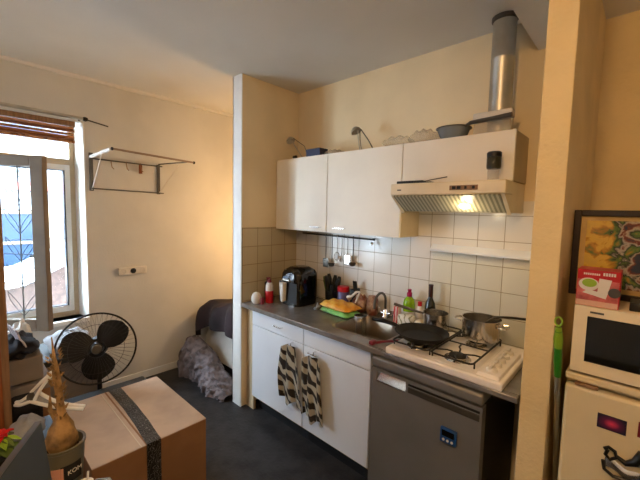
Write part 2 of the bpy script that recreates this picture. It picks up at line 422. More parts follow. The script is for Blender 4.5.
MB().tube([(XL, -1.46, 2.362), (-1.0, -1.46, 2.362)], .007, 8).build('bracket', 'greymetal', rod)

# ---------------------------------------------------------------- wall drying rack
rk = thing('drying_rack', 'folding wall mounted clothes drying rack with thin metal bars', 'drying rack', (XL, -1.1, 1.8))
for y in (-1.385, -.83):
    box(XL, XL+.018, y-.014, y+.014, 1.79, 2.11 if y < -1 else 2.07).build('wall_bracket', 'greymetal', rk, bevel=.002)
MB().tube([(-.75, -1.316, 2.118), (-.75, -.633, 2.088)], .009, 8).build('front_bar', 'bar', rk)
MB().tube([(XL+.03, -1.40, 2.06), (XL+.03, -.80, 2.055)], .006, 8).build('rear_bar', 'greymetal', rk)
MB().tube([(XL+.03, -1.39, 1.81), (XL+.03, -.79, 1.8)], .005, 8).build('lower_bar', 'greymetal', rk)
for y, yy, t in ((-1.385, -1.325, .014), (-.83, -.68, .006)):
    MB().tube([(XL+.02, y, 2.075), (-.75, yy, 2.115 if y < -1 else 2.09)], t, 8).build('side_arm', 'socket' if y < -1 else 'greymetal', rk)
    MB().tube([(XL+.02, y, 1.80), (-.86, y+.03 if y < -1 else y+.13, 2.10)], .004, 6).build('brace', 'socket', rk)
for y in (-1.24, -1.12, -1.0):
    MB().tube([(XL+.03, y, 2.063), (XL+.06, y, 2.0), (XL+.06, y+.015, 1.985)], .004, 6).build('clip', 'woodp', rk)
box(XL+.022, XL+.04, -1.01, -.985, 1.97, 2.05).build('clip', 'wood', rk)
for y in (-1.316, -.633):
    MB().lathe((-.75, y, 2.118 if y < -1 else 2.088), [(.003, -.012), (.013, -.006), (.013, .006), (.003, .012)], 12, Matrix.Rotation(PI/2, 3, 'X')).build('end_cap', 'black', rk)

# ---------------------------------------------------------------- sockets
sk = thing('wall_socket', 'white triple wall socket strip on the left wall', 'wall socket', (XL, -1.075, 1.03))
box(XL, XL+.028, -1.20, -.955, 1.035, 1.105).build('face_plate', 'socket', sk, bevel=.006)
for y in (-1.16, -1.077, -.995):
    MB().lathe((XL+.028, y, 1.07), [(.0245, 0), (.0245, .003), (.020, .004), (.018, .0015 if y != -1.077 else .0005), (.001, .0015)], 20, Matrix.Rotation(PI/2, 3, 'Y')).build('outlet', 'black' if y == -1.077 else 'label', sk)

# ---------------------------------------------------------------- bed in the alcove
bd = thing('bed', 'low bed in the alcove with dark duvet and white mattress', 'bed', (-.6, .6, 0))
box(-1.05, -.15, -.36, 1.6, .0, .12).build('bed_base', 'blackfab', bd, bevel=.02)
def pillowy(x0, x1, y0, y1, z0, z1, amp, seed, nx=26, ny=30, fall=.0):
    m = MB(); rs = random.Random(seed); ph = [rs.uniform(0, 6) for _ in range(6)]
    def rr(t, e=.12): return 1-max(0, (abs(t-.5)-(.5-e))/e)**2*1
    def fn(u, v):
        e = math.sqrt(max(0, min(rr(u), rr(v))))
        x = x0+(x1-x0)*u; y = y0+(y1-y0)*v
        z = z0+(z1-z0)*e+amp*e*(math.sin(x*9+ph[0]+2*math.sin(y*5))+math.sin(y*11+ph[1]+x*6))*.5
        return (x, y, z)
    m.grid(fn, nx, ny, 0)
    m.grid(lambda u, v: (x0+(x1-x0)*(1-u), y0+(y1-y0)*v, z0), nx, ny, 0)
    return m
pillowy(-1.04, -.15, -.415, 1.6, .12, .52, .012, 3).build('mattress', 'sheet', bd)
def duv(u, v):
    x = -1.06+(.86)*u
    s_ = v*2.2
    top = .60+.13*math.sin(min(1, max(0, (x+1.1)/.5))*PI/2)+.02*math.sin(x*14+s_*6)+.015*math.sin(s_*9)
    if s_ < .22:
        a = s_/.22
        y = -.53+.03*math.sin(x*22)+.03*(1-a); z = top-.24+.22*math.sin(a*PI/2)+.02*math.sin(x*9)-.02*u
        y += .11*(a**2)
    else:
        y = -.39+(s_-.22); z = top-.02+.02*math.sin(s_*4)
    e = max(0, (u-.0)); edge = min(u, 1)/.12
    if edge < 1: z -= .10*(1-edge)**2; 
    return (x, y, max(.5 if s_ > .4 else .3, z))
MB().grid(duv, 34, 50, .05).build('duvet', 'duvet', bd)
def heap(u, v):
    x = -.93+.77*u
    prof = math.sin(min(1, v*1.0)*PI)
    hgt = .43-.36*u**.9
    a = v*PI
    y = -.57+.12*math.cos(a)+.0
    z = hgt*math.sin(a)**.6
    n = .014*math.sin(x*44+v*9)+.018*math.sin(x*21-v*16+2*math.sin(x*9))+.012*math.sin(x*75+v*26+3*math.sin(v*7))+.009*math.sin(x*38-v*48)
    ends = min(1, u/.08, (1-u)/.06+.25)
    z = z*(.4+.6*max(0, ends)**.5)
    return (x, y-abs(n)*1.0-.02*math.sin(x*12), max(.003, z+.6*n*(1 if z > .05 else 0)))
def heap2(u, v):
    x, y, z = heap(u, v)
    if z < .02: z = .003
    return (x, y, z)
hm = MB().grid(heap2, 170, 70)
tag(hm.build('blanket', 'blanket'), 'crumpled grey blanket heaped on the floor at the foot of the bed', 'blanket')

# ---------------------------------------------------------------- kitchen base
CT = .9
KG = 'white kitchen base cabinets'
def base_cab(x0, x1, label, wide):
    t = thing('base_cabinet', label, 'cabinet', ((x0+x1)/2, -.29, 0), KG)
    m = MB(); m.box(x0, x0+.016, -.555, -.02, .115, .862); m.box(x1-.016, x1, -.555, -.02, .115, .862); m.box(x0+.016, x1-.016, -.555, -.02, .115, .131); m.box(x0+.016, x1-.016, -.03, -.02, .131, .862); m.build('body', 'carc', t)
    box(x0, x1, -.50, -.48, 0, .115).build('plinth', 'kick', t)
    dr = box(x0+.003, x1-.003, -.575, -.556, .738, .855).build('drawer' if not wide else 'front_panel', 'cabw', t, bevel=.002)
    do = box(x0+.003, x1-.003, -.575, -.556, .135, .732).build('door', 'cabw', t, bevel=.002)
    if not wide:
        h = MB(); xc = .44; h.tube([(xc-.045, -.576, .797), (xc-.04, -.596, .797), (xc+.04, -.596, .797), (xc+.045, -.576, .797)], .004, 8); h.build('drawer_handle', 'chrome', dr)
    xh = x1-.1 if not wide else x0+.1
    h = MB(); h.tube([(xh-.045, -.576, .70), (xh-.04, -.596, .70), (xh+.04, -.596, .70), (xh+.045, -.576, .70)], .004, 8); h.build('door_handle', 'chrome', do)
    return t
base_cab(.107, .706, 'white base cabinet with a drawer, below the air fryer', 0)
base_cab(.709, 1.272, 'white base cabinet under the sink, next to the grey fridge', 1)
struct(box(.006, .105, -.555, -.535, 0, .862).build('trim_5', 'carc'))
# worktop
wt = thing('worktop', 'dark grey steel worktop running along the tiled wall', 'worktop', (1.0, -.3, .862))
sx0, sx1, sy0, sy1 = .90, 1.30, -.50, -.14
m = MB(); m.box(.008, sx0, -.605, -.008, .865, CT); m.box(sx1, 2.035, -.59, -.008, .865, CT); m.box(sx0, sx1, -.605, sy0, .865, CT); m.box(sx0, sx1, sy1, -.008, .865, CT)
m.build('slab', 'steeltop', wt)
m = MB(); m.box(.008, 1.36, -.622, -.605, .868, .9015); m.build('front_edge', 'steeltop', wt, bevel=.003)
m = MB(); m.box(1.36, 2.035, -.622, -.59, .872, .899); m.build('hob_edge', 'steeltop', wt, bevel=.004)
sk_ = thing('sink', 'stainless steel sink bowl set into the worktop', 'sink', (1.1, -.32, .74))
def rrect(x0, x1, y0, y1, r, z, n=6):
    P = []
    for cx, cy, a in ((x1-r, y1-r, 0), (x0+r, y1-r, PI/2), (x0+r, y0+r, PI), (x1-r, y0+r, 1.5*PI)):
        for i in range(n+1):
            t = a+PI/2*i/n; P.append(Vector((cx+r*math.cos(t), cy+r*math.sin(t), z)))
    return P
rr = [rrect(sx0-.02, sx1+.02, sy0-.02, sy1+.02, .07, CT+.0005), rrect(sx0-.012, sx1+.012, sy0-.012, sy1+.012, .065, CT+.004),
      rrect(sx0, sx1, sy0, sy1, .06, CT+.001), rrect(sx0+.01, sx1-.01, sy0+.01, sy1-.01, .06, CT-.02),
      rrect(sx0+.025, sx1-.025, sy0+.025, sy1-.025, .06, CT-.13), rrect(sx0+.06, sx1-.06, sy0+.06, sy1-.06, .05, CT-.145), rrect(sx0+.13, sx1-.13, sy0+.13, sy1-.13, .04, CT-.148)]
m = MB(); m.rings(rr, cap=False); n_ = len(rr[0]); m.add(rr[-1], [tuple(range(n_))]); m.build('bowl', 'sinkm', sk_)
MB().lathe((1.1, -.32, CT-.147), [(.035, 0), (.035, .003), (.025, .002), (.02, -.0005), (.001, -.0005)], 20).build('drain', 'greymetal', sk_)
# faucet
fc = thing('faucet', 'chrome arched kitchen tap behind the sink', 'tap', (1.04, -.075, CT))
MB().lathe((1.04, -.075, CT), [(.026, 0), (.026, .01), (.018, .02), (.016, .06), (.012, .065)], 20).build('base', 'chrome', fc)
pts = [(1.04, -.075, .96), (1.04, -.075, 1.02)]+[(1.04+.0*a, -.075-.07*(1-math.cos(a)), 1.02+.07*math.sin(a)) for a in [PI*k/10 for k in range(1, 11)]]+[(1.04, -.215, .99)]
MB().tube(pts, .009, 10).build('spout', 'greymetal', fc)
for dx in (-.055, .055):
    MB().tube([(1.04, -.075, .93), (1.04+dx, -.075, .935)], .007, 8).tube([(1.04+dx, -.075, .925), (1.04+dx, -.075, .965)], [.014, .02], 12).build('tap_handle', 'chrome', fc)

# ---------------------------------------------------------------- upper cabinets
UZ0, UZ1, UD = 1.503, 2.09, -.26
UG = 'white wall cabinets'
def upper(x0, x1, z0, label, hx_):
    t = thing('wall_cabinet', label, 'cabinet', ((x0+x1)/2, -.13, z0), UG)
    box(x0+.001, x1-.001, UD+.02, -.007, z0, UZ1-.004).build('body', 'carc', t)
    do = box(x0+.002, x1-.002, UD, UD+.018, z0-.002, UZ1).build('door', 'cabcream', t, bevel=.002)
    if hx_ is not None:
        h = MB(); zz = z0+.035; h.tube([(hx_-.055, UD, zz), (hx_-.05, UD-.018, zz), (hx_+.05, UD-.018, zz), (hx_+.055, UD, zz)], .004, 8); h.build('door_handle', 'chrome', do)
    return t
upper(.008, .606, UZ0, 'cream wall cabinet at the left end, beside the corner', .50)
upper(.608, 1.238, UZ0, 'cream wall cabinet in the middle of the row', .74)
upper(1.24, 1.872, 1.835, 'short cream wall cabinet above the extractor hood', None)

# hood
hd = thing('extractor_hood', 'cream extractor hood with a small lit lamp above the hob', 'extractor hood', (1.556, -.2, 1.66))
HY = -.385
m = MB(); m.box(1.244, 1.868, -.245, -.007, 1.672, 1.832); m.build('body', 'cream', hd, bevel=.003)
m = MB(); m.box(1.238, 1.874, HY, -.247, 1.765, 1.832); m.build('front_panel', 'cream', hd, bevel=.006)
m = MB(); m.prism([(1.26, HY+.005, 1.763), (1.26, HY+.0, 1.757), (1.26, -.245, 1.672), (1.26, -.245, 1.682)], (0, 0, 0), (.59, 0, 0)); m.build('filter', 'filt', hd)
for x in (1.242, 1.852):
    MB().prism([(x, HY+.002, 1.762), (x, -.247, 1.762), (x, -.247, 1.662)], (0, 0, 0), (.018, 0, 0)).build('side_bracket', 'cream', hd)
lz = MB(); lz.lathe((1.655, -.305, 1.704), [(.001, .012), (.028, .01), (.03, .0), (.022, -.012), (.001, -.016)], 20, None); lz.build('lamp', 'lampg', hd)
cp = box(1.60, 1.745, HY-.003, HY+.002, 1.785, 1.81).build('control_strip', 'woodp', hd, bevel=.001)
for x, w2 in ((1.625, .018), (1.65, .018), (1.685, .01), (1.725, .013)):
    box(x-w2/2, x+w2/2, HY-.008, HY-.003, 1.79, 1.805).build('button', 'black', cp)
box(1.285, 1.31, HY-.002, HY, 1.79, 1.797).build('maker_badge', 'greymetal', hd)
# flue pipe
fp = thing('flue_pipe', 'galvanised flue pipe rising from the cabinets to the ceiling', 'pipe', (1.745, -.12, 2.09))
MB().lathe((1.745, -.12, 2.095), [(.058, 0), (.058, .40), (.0595, .403), (.0595, .412), (.058, .415), (.058, .60)], 40).build('tube', 'steeld', fp)
MB().lathe((1.745, -.12, 2.685), [(.060, .012), (.066, .018), (.066, .034), (.060, .034)], 40).build('ceiling_collar', 'greymetal', fp)

# ---------------------------------------------------------------- hob
hobx0, hobx1, hy0, hy1 = 1.395, 1.975, -.628, -.11
hb = thing('gas_hob', 'cream enamel four burner gas hob with black pan supports', 'gas hob', (1.69, -.36, CT))
m = MB(); m.box(hobx0, hobx1, hy0, hy1, CT, .938); m.build('body', 'hob', hb, bevel=.008)
m = MB(); m.box(hobx0+.02, hobx1-.125, hy0+.03, hy1-.02, .938, .9395); m.build('burner_tray', 'hob', hb, bevel=.001)
m = MB(); m.prism([(hobx1-.115, hy0+.02, .938), (hobx1-.015, hy0+.02, .938), (hobx1-.02, hy0+.03, .952), (hobx1-.11, hy0+.03, .952)], (0, 0, 0), (0, .36, 0)); pn = m.build('control_panel', 'hob', hb, bevel=.003)
for k in range(5):
    y = hy0+.075+k*.066
    kn = MB(); kn.lathe((hobx1-.064, y, .952), [(.025, 0), (.023, .014), (.018, .018), (.001, .018)], 20)
    kn.box(hobx1-.070, hobx1-.058, y-.022, y+.022, .969, .982); kn.build('knob', 'label', pn, bevel=.001)
BUR = [(1.515, -.50, .036), (1.515, -.235, .045), (1.735, -.50, .045), (1.735, -.235, .036)]
for bxx, byy, br in BUR:
    b_ = MB().lathe((bxx, byy, .9395), [(br+.02, 0), (br+.018, .004), (br, .006), (br, .014), (.001, .014)], 28).build('burner', 'steel', hb)
    MB().lathe((bxx, byy, .9535), [(br-.004, 0), (br-.004, .005), (br-.01, .008), (.001, .008)], 28).build('burner_cap', 'iron', b_)
for xc in (1.515, 1.735):
    g = MB(); z = .968; xa, xb, ya, yb = xc-.103, xc+.103, hy0+.035, hy1-.025
    g.tube(rrect(xa, xb, ya, yb, .025, z, 4), .0048, 8, closed=True)
    g.tube([(xa, (ya+yb)/2, z), (xb, (ya+yb)/2, z)], .0045, 8)
    for yc in (-.50, -.235):
        for dx, dy in ((1, 0), (-1, 0), (0, 1), (0, -1)):
            Lr = .10 if dx else .12
            g.tube([(xc+dx*Lr-dy*.03, yc+dy*Lr+dx*.03, z), (xc+dx*.075-dy*.022, yc+dy*.075+dx*.022, z+.003), (xc+dx*.05-dy*.006, yc+dy*.05+dx*.006, z+.003), (xc+dx*.026, yc+dy*.026, z)], .0045, 8)
    for px, py in ((xa, ya+.03), (xb, ya+.03), (xa, yb-.03), (xb, yb-.03)):
        g.tube([(px, py, z), (px, py, .939)], .0042, 8)
    g.build('pan_support', 'iron', hb)

# pans
def pan_body(c, r, h, wall=.003, flare=.0, n=48):
    return MB().lathe(c, [(r-flare-.01, 0), (r-flare, .006), (r, h), (r+.003, h+.001), (r+.003, h+.003), (r-wall, h+.002), (r-flare-wall, .009), (.001, .006)], n)
fpn = thing('frying_pan', 'large black frying pan on the front left burner', 'frying pan', (1.515, -.455, .973))
pan_body((1.515, -.455, .973), .142, .036, .004, .03).build('pan_body', 'ironp', fpn)
MB().tube([(1.378, -.46, 1.003), (1.35, -.465, 1.012), (1.29, -.47, 1.018), (1.205, -.475, 1.014)], [.010, .011, .014, .012], 10).build('handle', 'black', fpn)
sp_ = thing('saucepan', 'small steel saucepan behind the black frying pan', 'saucepan', (1.47, -.18, .973))
pan_body((1.478, -.20, .973), .074, .082, .002, .003).build('pan_body', 'steel', sp_)
MB().tube([(1.406, -.22, 1.04), (1.33, -.245, 1.055), (1.23, -.275, 1.075)], [.007, .009, .009], 10).build('handle', 'greymetal', sp_)
PR = .099
bp_ = thing('cooking_pot', 'large steel cooking pot on the rear right burner', 'cooking pot', (1.74, -.215, .973))
pc = (1.747, -.215, .973)
pan_body(pc, PR, .115, .003, .004).build('pot_body', 'steel', bp_)
for sg in (-1, 1):
    P = [Vector(pc)+Vector((sg*.108*math.cos(a)-sg*.0, .108*math.sin(a), .092)) for a in (-.35, -.35)]
    MB().tube([(pc[0]+sg*(PR-.001), pc[1]-.035, 1.06), (pc[0]+sg*(PR+.033), pc[1]-.035, 1.064), (pc[0]+sg*(PR+.04), pc[1], 1.065), (pc[0]+sg*(PR+.033), pc[1]+.035, 1.064), (pc[0]+sg*(PR-.001), pc[1]+.035, 1.06)], .006, 8).build('handle', 'steel', bp_)
MB().lathe((pc[0], pc[1], 1.045), [(.093, 0), (.093, .0015), (.001, .0015)], 32).build('contents', 'iron', bp_)
MB().tube([(1.76, -.19, 1.06), (1.80, -.17, 1.097), (1.87, -.13, 1.10), (1.94, -.10, 1.10)], [.006, .006, .007, .007], 8).build('ladle', 'black')
tag(bpy.data.objects['ladle'], 'black handled ladle lying across the rim of the big pot', 'ladle')

# splash guard
sg_ = thing('splash_guard', 'clear glass splash guard with a white top rail behind the hob', 'splash guard', (1.65, -.02, CT))
box(1.355, 1.925, -.016, -.010, CT+.002, 1.42).build('glass_panel', 'clearg', sg_)
m = MB().prism([(1.345, -.008, 1.415), (1.345, -.045, 1.415), (1.345, -.045, 1.428), (1.345, -.012, 1.462), (1.345, -.008, 1.462)], (0, 0, 0), (.60, 0, 0)); m.build('top_rail', 'cabw', sg_, bevel=.003)

# ---------------------------------------------------------------- grey undercounter fridge
uf = thing('undercounter_fridge', 'grey undercounter fridge standing under the hob', 'fridge', (1.6, -.33, 0))
fx0, fx1 = 1.312, 1.905
box(fx0+.004, fx1-.004, -.575, -.03, .02, .80).build('body', 'fdark', uf, bevel=.004)
box(fx0, fx1, -.632, -.02, .808, .862).build('top_plate', 'fsteel', uf, bevel=.012, seg=3)
dm = MB(); yf0, yf1 = -.628, -.578
dm.box(fx0, fx1, yf0, yf1, .05, .725)
dm.box(fx0, fx0+.035, yf0, yf1, .725, .80); dm.box(fx0+.215, fx1, yf0, yf1, .725, .80); dm.box(fx0+.035, fx0+.215, yf0, yf1, .785, .80); dm.box(fx0+.035, fx0+.215, yf0+.03, yf1, .725, .785)
dd = dm.build('door', 'fsteel', uf)
MB().prism([(fx0+.038, yf0+.001, .735), (fx0+.038, yf0+.028, .78), (fx0+.038, yf0+.03, .727), (fx0+.038, yf0+.001, .727)], (0, 0, 0), (.174, 0, 0)).build('door_handle', 'steel', dd)
box(fx0+.23, fx1-.01, yf0-.004, yf0, .735, .765).build('trim_strip', 'greymetal', dd, bevel=.001)
box(fx0+.23, fx1-.01, yf0-.003, yf0, .772, .782).build('trim_strip', 'black', dd)
for x in (fx0+.05, fx1-.05):
    MB().lathe((x, -.5, 0), [(.02, 0), (.02, .02)], 12).build('foot', 'black', uf)
tm = thing('kitchen_timer', 'small blue timer stuck to the grey fridge door', 'timer', (1.765, -.64, .57))
tcase = box(1.726, 1.804, -.646, -.6285, .573, .645).build('case', 'bluet', tm, bevel=.004)
box(1.736, 1.794, -.6475, -.6455, .608, .636).build('display', 'blackg', tm)
for x in (1.745, 1.765, 1.785):
    MB().lathe((x, -.6455, .590), [(.006, 0), (.006, .003), (.001, .003)], 12, Matrix.Rotation(PI/2, 3, 'X')).build('button', 'label', tm)

# towels
def towel(x0, x1, ztop, zbot, seed, label):
    rs = random.Random(seed); p = [rs.uniform(0, 6) for _ in range(4)]
    yb = -.600
    def fn(u, v):
        nar = .62+.38*min(1, v*1.8+.1) if seed == 1 else .8+.2*v
        xc = (x0+x1)/2+.035*v*(1 if seed == 1 else .6)
        x = xc+(x1-x0)/2*nar*(2*u-1)
        zb = zbot+(.05*abs(math.sin(u*PI*1.5+p[3])))
        z = ztop+(zb-ztop)*v-.03*(2*u-1)**2*(1-v)
        y = yb-.014-.011*math.sin(u*13+p[0]+v*1.5)-.006*math.sin(u*24+p[1]-v*4)*(.4+v)-.010*math.sin(v*3)
        return (x, y, z)
    m = MB().grid(fn, 44, 44, .006)
    return tag(m.build('dish_towel', 'towel'), label, 'towel', 'striped dish towels on the cabinet doors')
towel(.49, .72, .715, .27, 1, 'left striped dish towel, the longer one on the left door')
towel(.735, .93, .70, .24, 4, 'right striped dish towel hanging where the two base cabinet doors meet')
for x in (.605, .83): tag(MB().tube([(x, -.5765, .722), (x, -.60, .722), (x, -.602, .70)], .005, 8).build('towel_hook', 'chrome'), 'small chrome hook holding the %s dish towel' % ('left' if x < .6 else 'right'), 'hook', 'towel hooks on the cabinet doors')

# ---------------------------------------------------------------- things on the worktop
af = thing('air_fryer', 'tall black air fryer with a silver handle on the worktop', 'air fryer', (.33, -.27, CT))
def superbox(cx, cy, hw, hd, z0, z1, bulge, M=None):
    rr = []
    for k in range(13):
        t = k/12; z = z0+(z1-z0)*t
        s_ = (1-bulge*(2*t-1)**4*1.0) if t > .5 else (1-bulge*.35*(1-2*t)**2)
        if k == 12: s_ *= .62
        if k == 11: s_ *= .93
        ring = [Vector((cx+hw*s_*math.copysign(abs(math.cos(a))**.45, math.cos(a)), cy+hd*s_*math.copysign(abs(math.sin(a))**.45, math.sin(a)), z)) for a in [2*PI*i/40 for i in range(40)]]
        rr.append([M @ p for p in ring] if M else ring)
    return MB().rings(rr)
superbox(.33, -.265, .112, .128, CT, 1.205, .16).build('body', 'blackg', af)
MB().prism([(.262, -.399, 1.095), (.345, -.399, 1.095), (.35, -.368, 1.185), (.262, -.368, 1.185)], (0, 0, 0), (0, .03, 0)).build('control_panel', 'steeld', af, bevel=.006)
MB().prism([(.272, -.4005, 1.11), (.335, -.4005, 1.11), (.34, -.373, 1.178), (.27, -.373, 1.178)], (0, 0, 0), (0, .02, 0)).build('display', 'blackg', af, bevel=.003)
MB().prism([(.272, -.44, 1.088), (.325, -.44, 1.088), (.31, -.43, .93), (.282, -.43, .93)], (0, 0, 0), (0, .042, 0)).build('handle', 'label', af, bevel=.009, seg=3)
MB().box(.225, .437, -.3945, -.3925, .925, 1.09).build('drawer_front', 'black', af, bevel=.006)
rb = thing('spray_bottle', 'red bottle with a white neck label at the worktop left end', 'bottle', (.155, -.44, CT))
MB().lathe((.155, -.44, CT), [(.031, 0), (.033, .01), (.033, .095), (.031, .10)], 24).build('body', 'red', rb)
MB().lathe((.155, -.44, .9995), [(.0312, 0), (.0312, .045), (.019, .068)], 24).build('label_band', 'label', rb)
MB().lathe((.155, -.44, 1.068), [(.018, 0), (.014, .022), (.001, .024)], 16).build('cap', 'redd', rb)
kb = thing('bottle', 'black bottle standing behind the red bottle in the corner', 'bottle', (.09, -.40, CT))
MB().lathe((.09, -.40, CT), [(.030, 0), (.032, .01), (.032, .15), (.018, .165)], 24).build('body', 'black', kb)
MB().lathe((.09, -.40, 1.065), [(.018, 0), (.018, .03), (.001, .032)], 16).build('cap', 'redd', kb)
wc = thing('small_pot', 'small white rounded pot in front of the red bottle', 'pot', (.115, -.52, CT))
MB().lathe((.10, -.53, CT), [(.028, 0), (.040, .02), (.041, .05), (.03, .078), (.012, .09), (.001, .092)], 24).build('body', 'label', wc)
MB().lathe((.162, -.515, CT), [(.015, 0), (.018, .03), (.012, .05), (.001, .055)], 16).build('red_shaker', 'redd', wc)

# knife block / utensil holder
uh = thing('utensil_holder', 'black holder full of dark kitchen tools beside the air fryer', 'utensil holder', (.55, -.11, CT))
MB().lathe((.55, -.11, CT), [(.05, 0), (.055, .12), (.052, .12), (.048, .01), (.001, .01)], 28).build('pot', 'black', uh)
rs = random.Random(5)
for k in range(7):
    a = k*.9; tx, ty = .55+.055*math.cos(a), -.11+.05*math.sin(a)
    hh = 1.06+rs.uniform(-.02, .05)
    MB().tube([(.55+.02*math.cos(a), -.11+.02*math.sin(a), .93), (tx, ty, hh), (tx+.01*math.cos(a), ty+.01*math.sin(a), hh+.04)], [.012, .02, .012], 8).build('tool_handle', 'leafd' if k != 4 else 'leafg', uh)
jr = thing('jar', 'violet jar with a red lid behind the orange packet', 'jar', (.68, -.10, CT))
MB().lathe((.672, -.112, CT), [(.043, 0), (.045, .01), (.045, .13), (.042, .135)], 28).build('body', 'jarb', jr)
MB().lathe((.672, -.112, 1.035), [(.047, 0), (.047, .035), (.044, .038), (.001, .038)], 28).build('lid', 'red', jr)
kn = thing('knife_block', 'dark knife block standing between the jar and the tiles', 'knife block', (.77, -.07, CT))
box(.728, .772, -.10, -.02, CT, 1.06).build('block', 'black', kn, bevel=.006)
for k in range(3):
    MB().tube([(.737+.013*k, -.06, 1.06), (.737+.013*k, -.07, 1.12)], .006, 8).build('knife_handle', 'leafd', kn)

def packet(x0, x1, y0, y1, z0, h, rz, seed, name, m, label, cat):
    cx, cy = (x0+x1)/2, (y0+y1)/2; hw, hd = (x1-x0)/2, (y1-y0)/2; rs = random.Random(seed); p = rs.uniform(0, 6)
    R = Matrix.Rotation(rz, 3, 'Z')
    def mk(top):
        def fn(u, v):
            a, b_ = 2*u-1, 2*v-1; e = max(0, (1-a**4)*(1-b_**4))**.5
            q = R @ Vector((a*hw*(1+.03*math.sin(b_*9+p)), b_*hd*(1+.03*math.sin(a*7+p)), 0))
            z = z0+h*.35+(h*.65*e+min(.007, h*.09)*(math.sin(a*9+b_*6+p)+.5*math.sin(a*19-b_*15))*e if top else -h*.35*e)
            return (cx+q.x, cy+q.y, max(z0, z))
        return fn
    mm = MB().grid(mk(True), 28, 20).grid(mk(False), 28, 20)
    return mm, name, m, label, cat
pk = thing('snack_packet', 'orange and green foil packet lying on the worktop', 'packet', (.78, -.25, CT))
packet(.615, .905, -.335, -.175, CT, .045, -.1, 1, '', '', '', '')[0].build('green_side', 'packg', pk)
packet(.61, .90, -.33, -.165, CT+.035, .055, -.1, 2, '', '', '', '')[0].build('orange_side', 'packy', pk)
mm = packet(.785, .885, -.155, -.045, CT+.0, .13, .2, 3, '', '', '', '')[0]
tag(mm.build('bread_bag', 'bread'), 'twisted brown bag of bread behind the orange packet', 'bag')
tag(MB().tube([(.79, -.18, 1.012), (.80, -.215, 1.03), (.845, -.22, 1.045), (.87, -.21, 1.075), (.90, -.2, 1.085), (.88, -.19, 1.05), (.875, -.22, 1.0)], [.018, .012, .009, .010, .007, .008, .005], 10).build('plastic_tie', 'label'), 'twisted cream plastic bag end on the bread bag', 'bag')
tag(MB().tube([(.565, -.30, CT+.012), (.575, -.33, CT+.016), (.60, -.345, CT+.02), (.605, -.31, CT+.035), (.58, -.30, CT+.05), (.59, -.33, CT+.012)], .011, 8).build('cloth', 'greyfab'), 'small crumpled grey cloth left of the orange packet', 'cloth')
cup = thing('steel_cup', 'polished steel cup standing in the sink', 'cup', (1.02, -.33, .755))
MB().lathe((1.03, -.36, .755), [(.042, 0), (.043, .13), (.045, .215), (.043, .215), (.041, .13), (.040, .01), (.001, .01)], 28).build('body', 'steel', cup)
tag(MB().lathe((.935, -.085, CT), [(.035, 0), (.045, .02), (.044, .10), (.033, .14), (.001, .145)], 24).build('brown_jar', 'bread'), 'brown rounded jar beside the tap', 'jar')
br_ = thing('dish_brush', 'dark red dish brush lying beside the hob', 'brush', (1.35, -.5, CT))
MB().tube([(1.29, -.56, CT+.010), (1.325, -.50, CT+.012), (1.37, -.45, CT+.014)], [.008, .007, .009], 8).build('handle', 'redd', br_)
box(1.262, 1.292, -.597, -.555, CT+.001, CT+.024).build('head', 'redd', br_, bevel=.006)

gs = thing('dish_soap_bottle', 'green dish soap bottle with a magenta cap', 'bottle', (1.17, -.07, CT))
MB().lathe((1.228, -.075, CT), [(.036, 0), (.04, .01), (.04, .14), (.034, .17), (.016, .19)], 28).build('body', 'soap', gs)
MB().lathe((1.228, -.075, 1.09), [(.018, 0), (.018, .025), (.011, .032), (.014, .05), (.001, .052)], 20).build('cap', 'pink', gs)
MB().lathe((1.228, -.075, .94), [(.0408, 0), (.0408, .05)], 28, cap=False).build('label', 'label', gs)
wb = thing('wine_bottle', 'dark green wine bottle standing against the tiles', 'bottle', (1.378, -.065, CT))
MB().lathe((1.378, -.07, CT), [(.032, 0), (.035, .008), (.035, .14), (.03, .175), (.015, .205), (.0135, .215)], 32).build('body', 'bottle', wb)
MB().lathe((1.378, -.07, 1.115), [(.0142, 0), (.0142, .07), (.016, .072), (.016, .082), (.001, .083)], 20).build('foil', 'wine', wb)
sb = thing('sauce_bottle', 'small white bottle with a red cap left of the wine bottle', 'bottle', (1.245, -.07, CT))
MB().lathe((1.308, -.075, CT), [(.024, 0), (.026, .01), (.026, .11), (.012, .14)], 24).build('body', 'label', sb)
MB().lathe((1.308, -.075, 1.04), [(.014, 0), (.014, .028), (.001, .03)], 16).build('cap', 'red', sb)
tag(box(1.145, 1.185, -.14, -.10, CT, 1.015).build('carton', stripes('carton_print', ((222, 190, 180), (190, 60, 60)), 14, (0, 0, 0), .5, 2), bevel=.003), 'slim red and white carton left of the soap bottle', 'carton')
tub = thing('margarine_tub', 'white printed tub in front of the soap bottle', 'tub', (1.21, -.15, CT))
superbox(1.262, -.165, .055, .04, CT, .99, .05).build('tub_body', stripes('tub_print', ((226, 224, 214), (150, 150, 120)), 9, (0, .7, 0), .5, 6, (0, .8, .9)), tub)
tag(superbox(1.352, -.15, .028, .035, CT, .97, .1).build('spice_tin', 'cream'), 'small cream tin right of the white printed tub', 'tin')

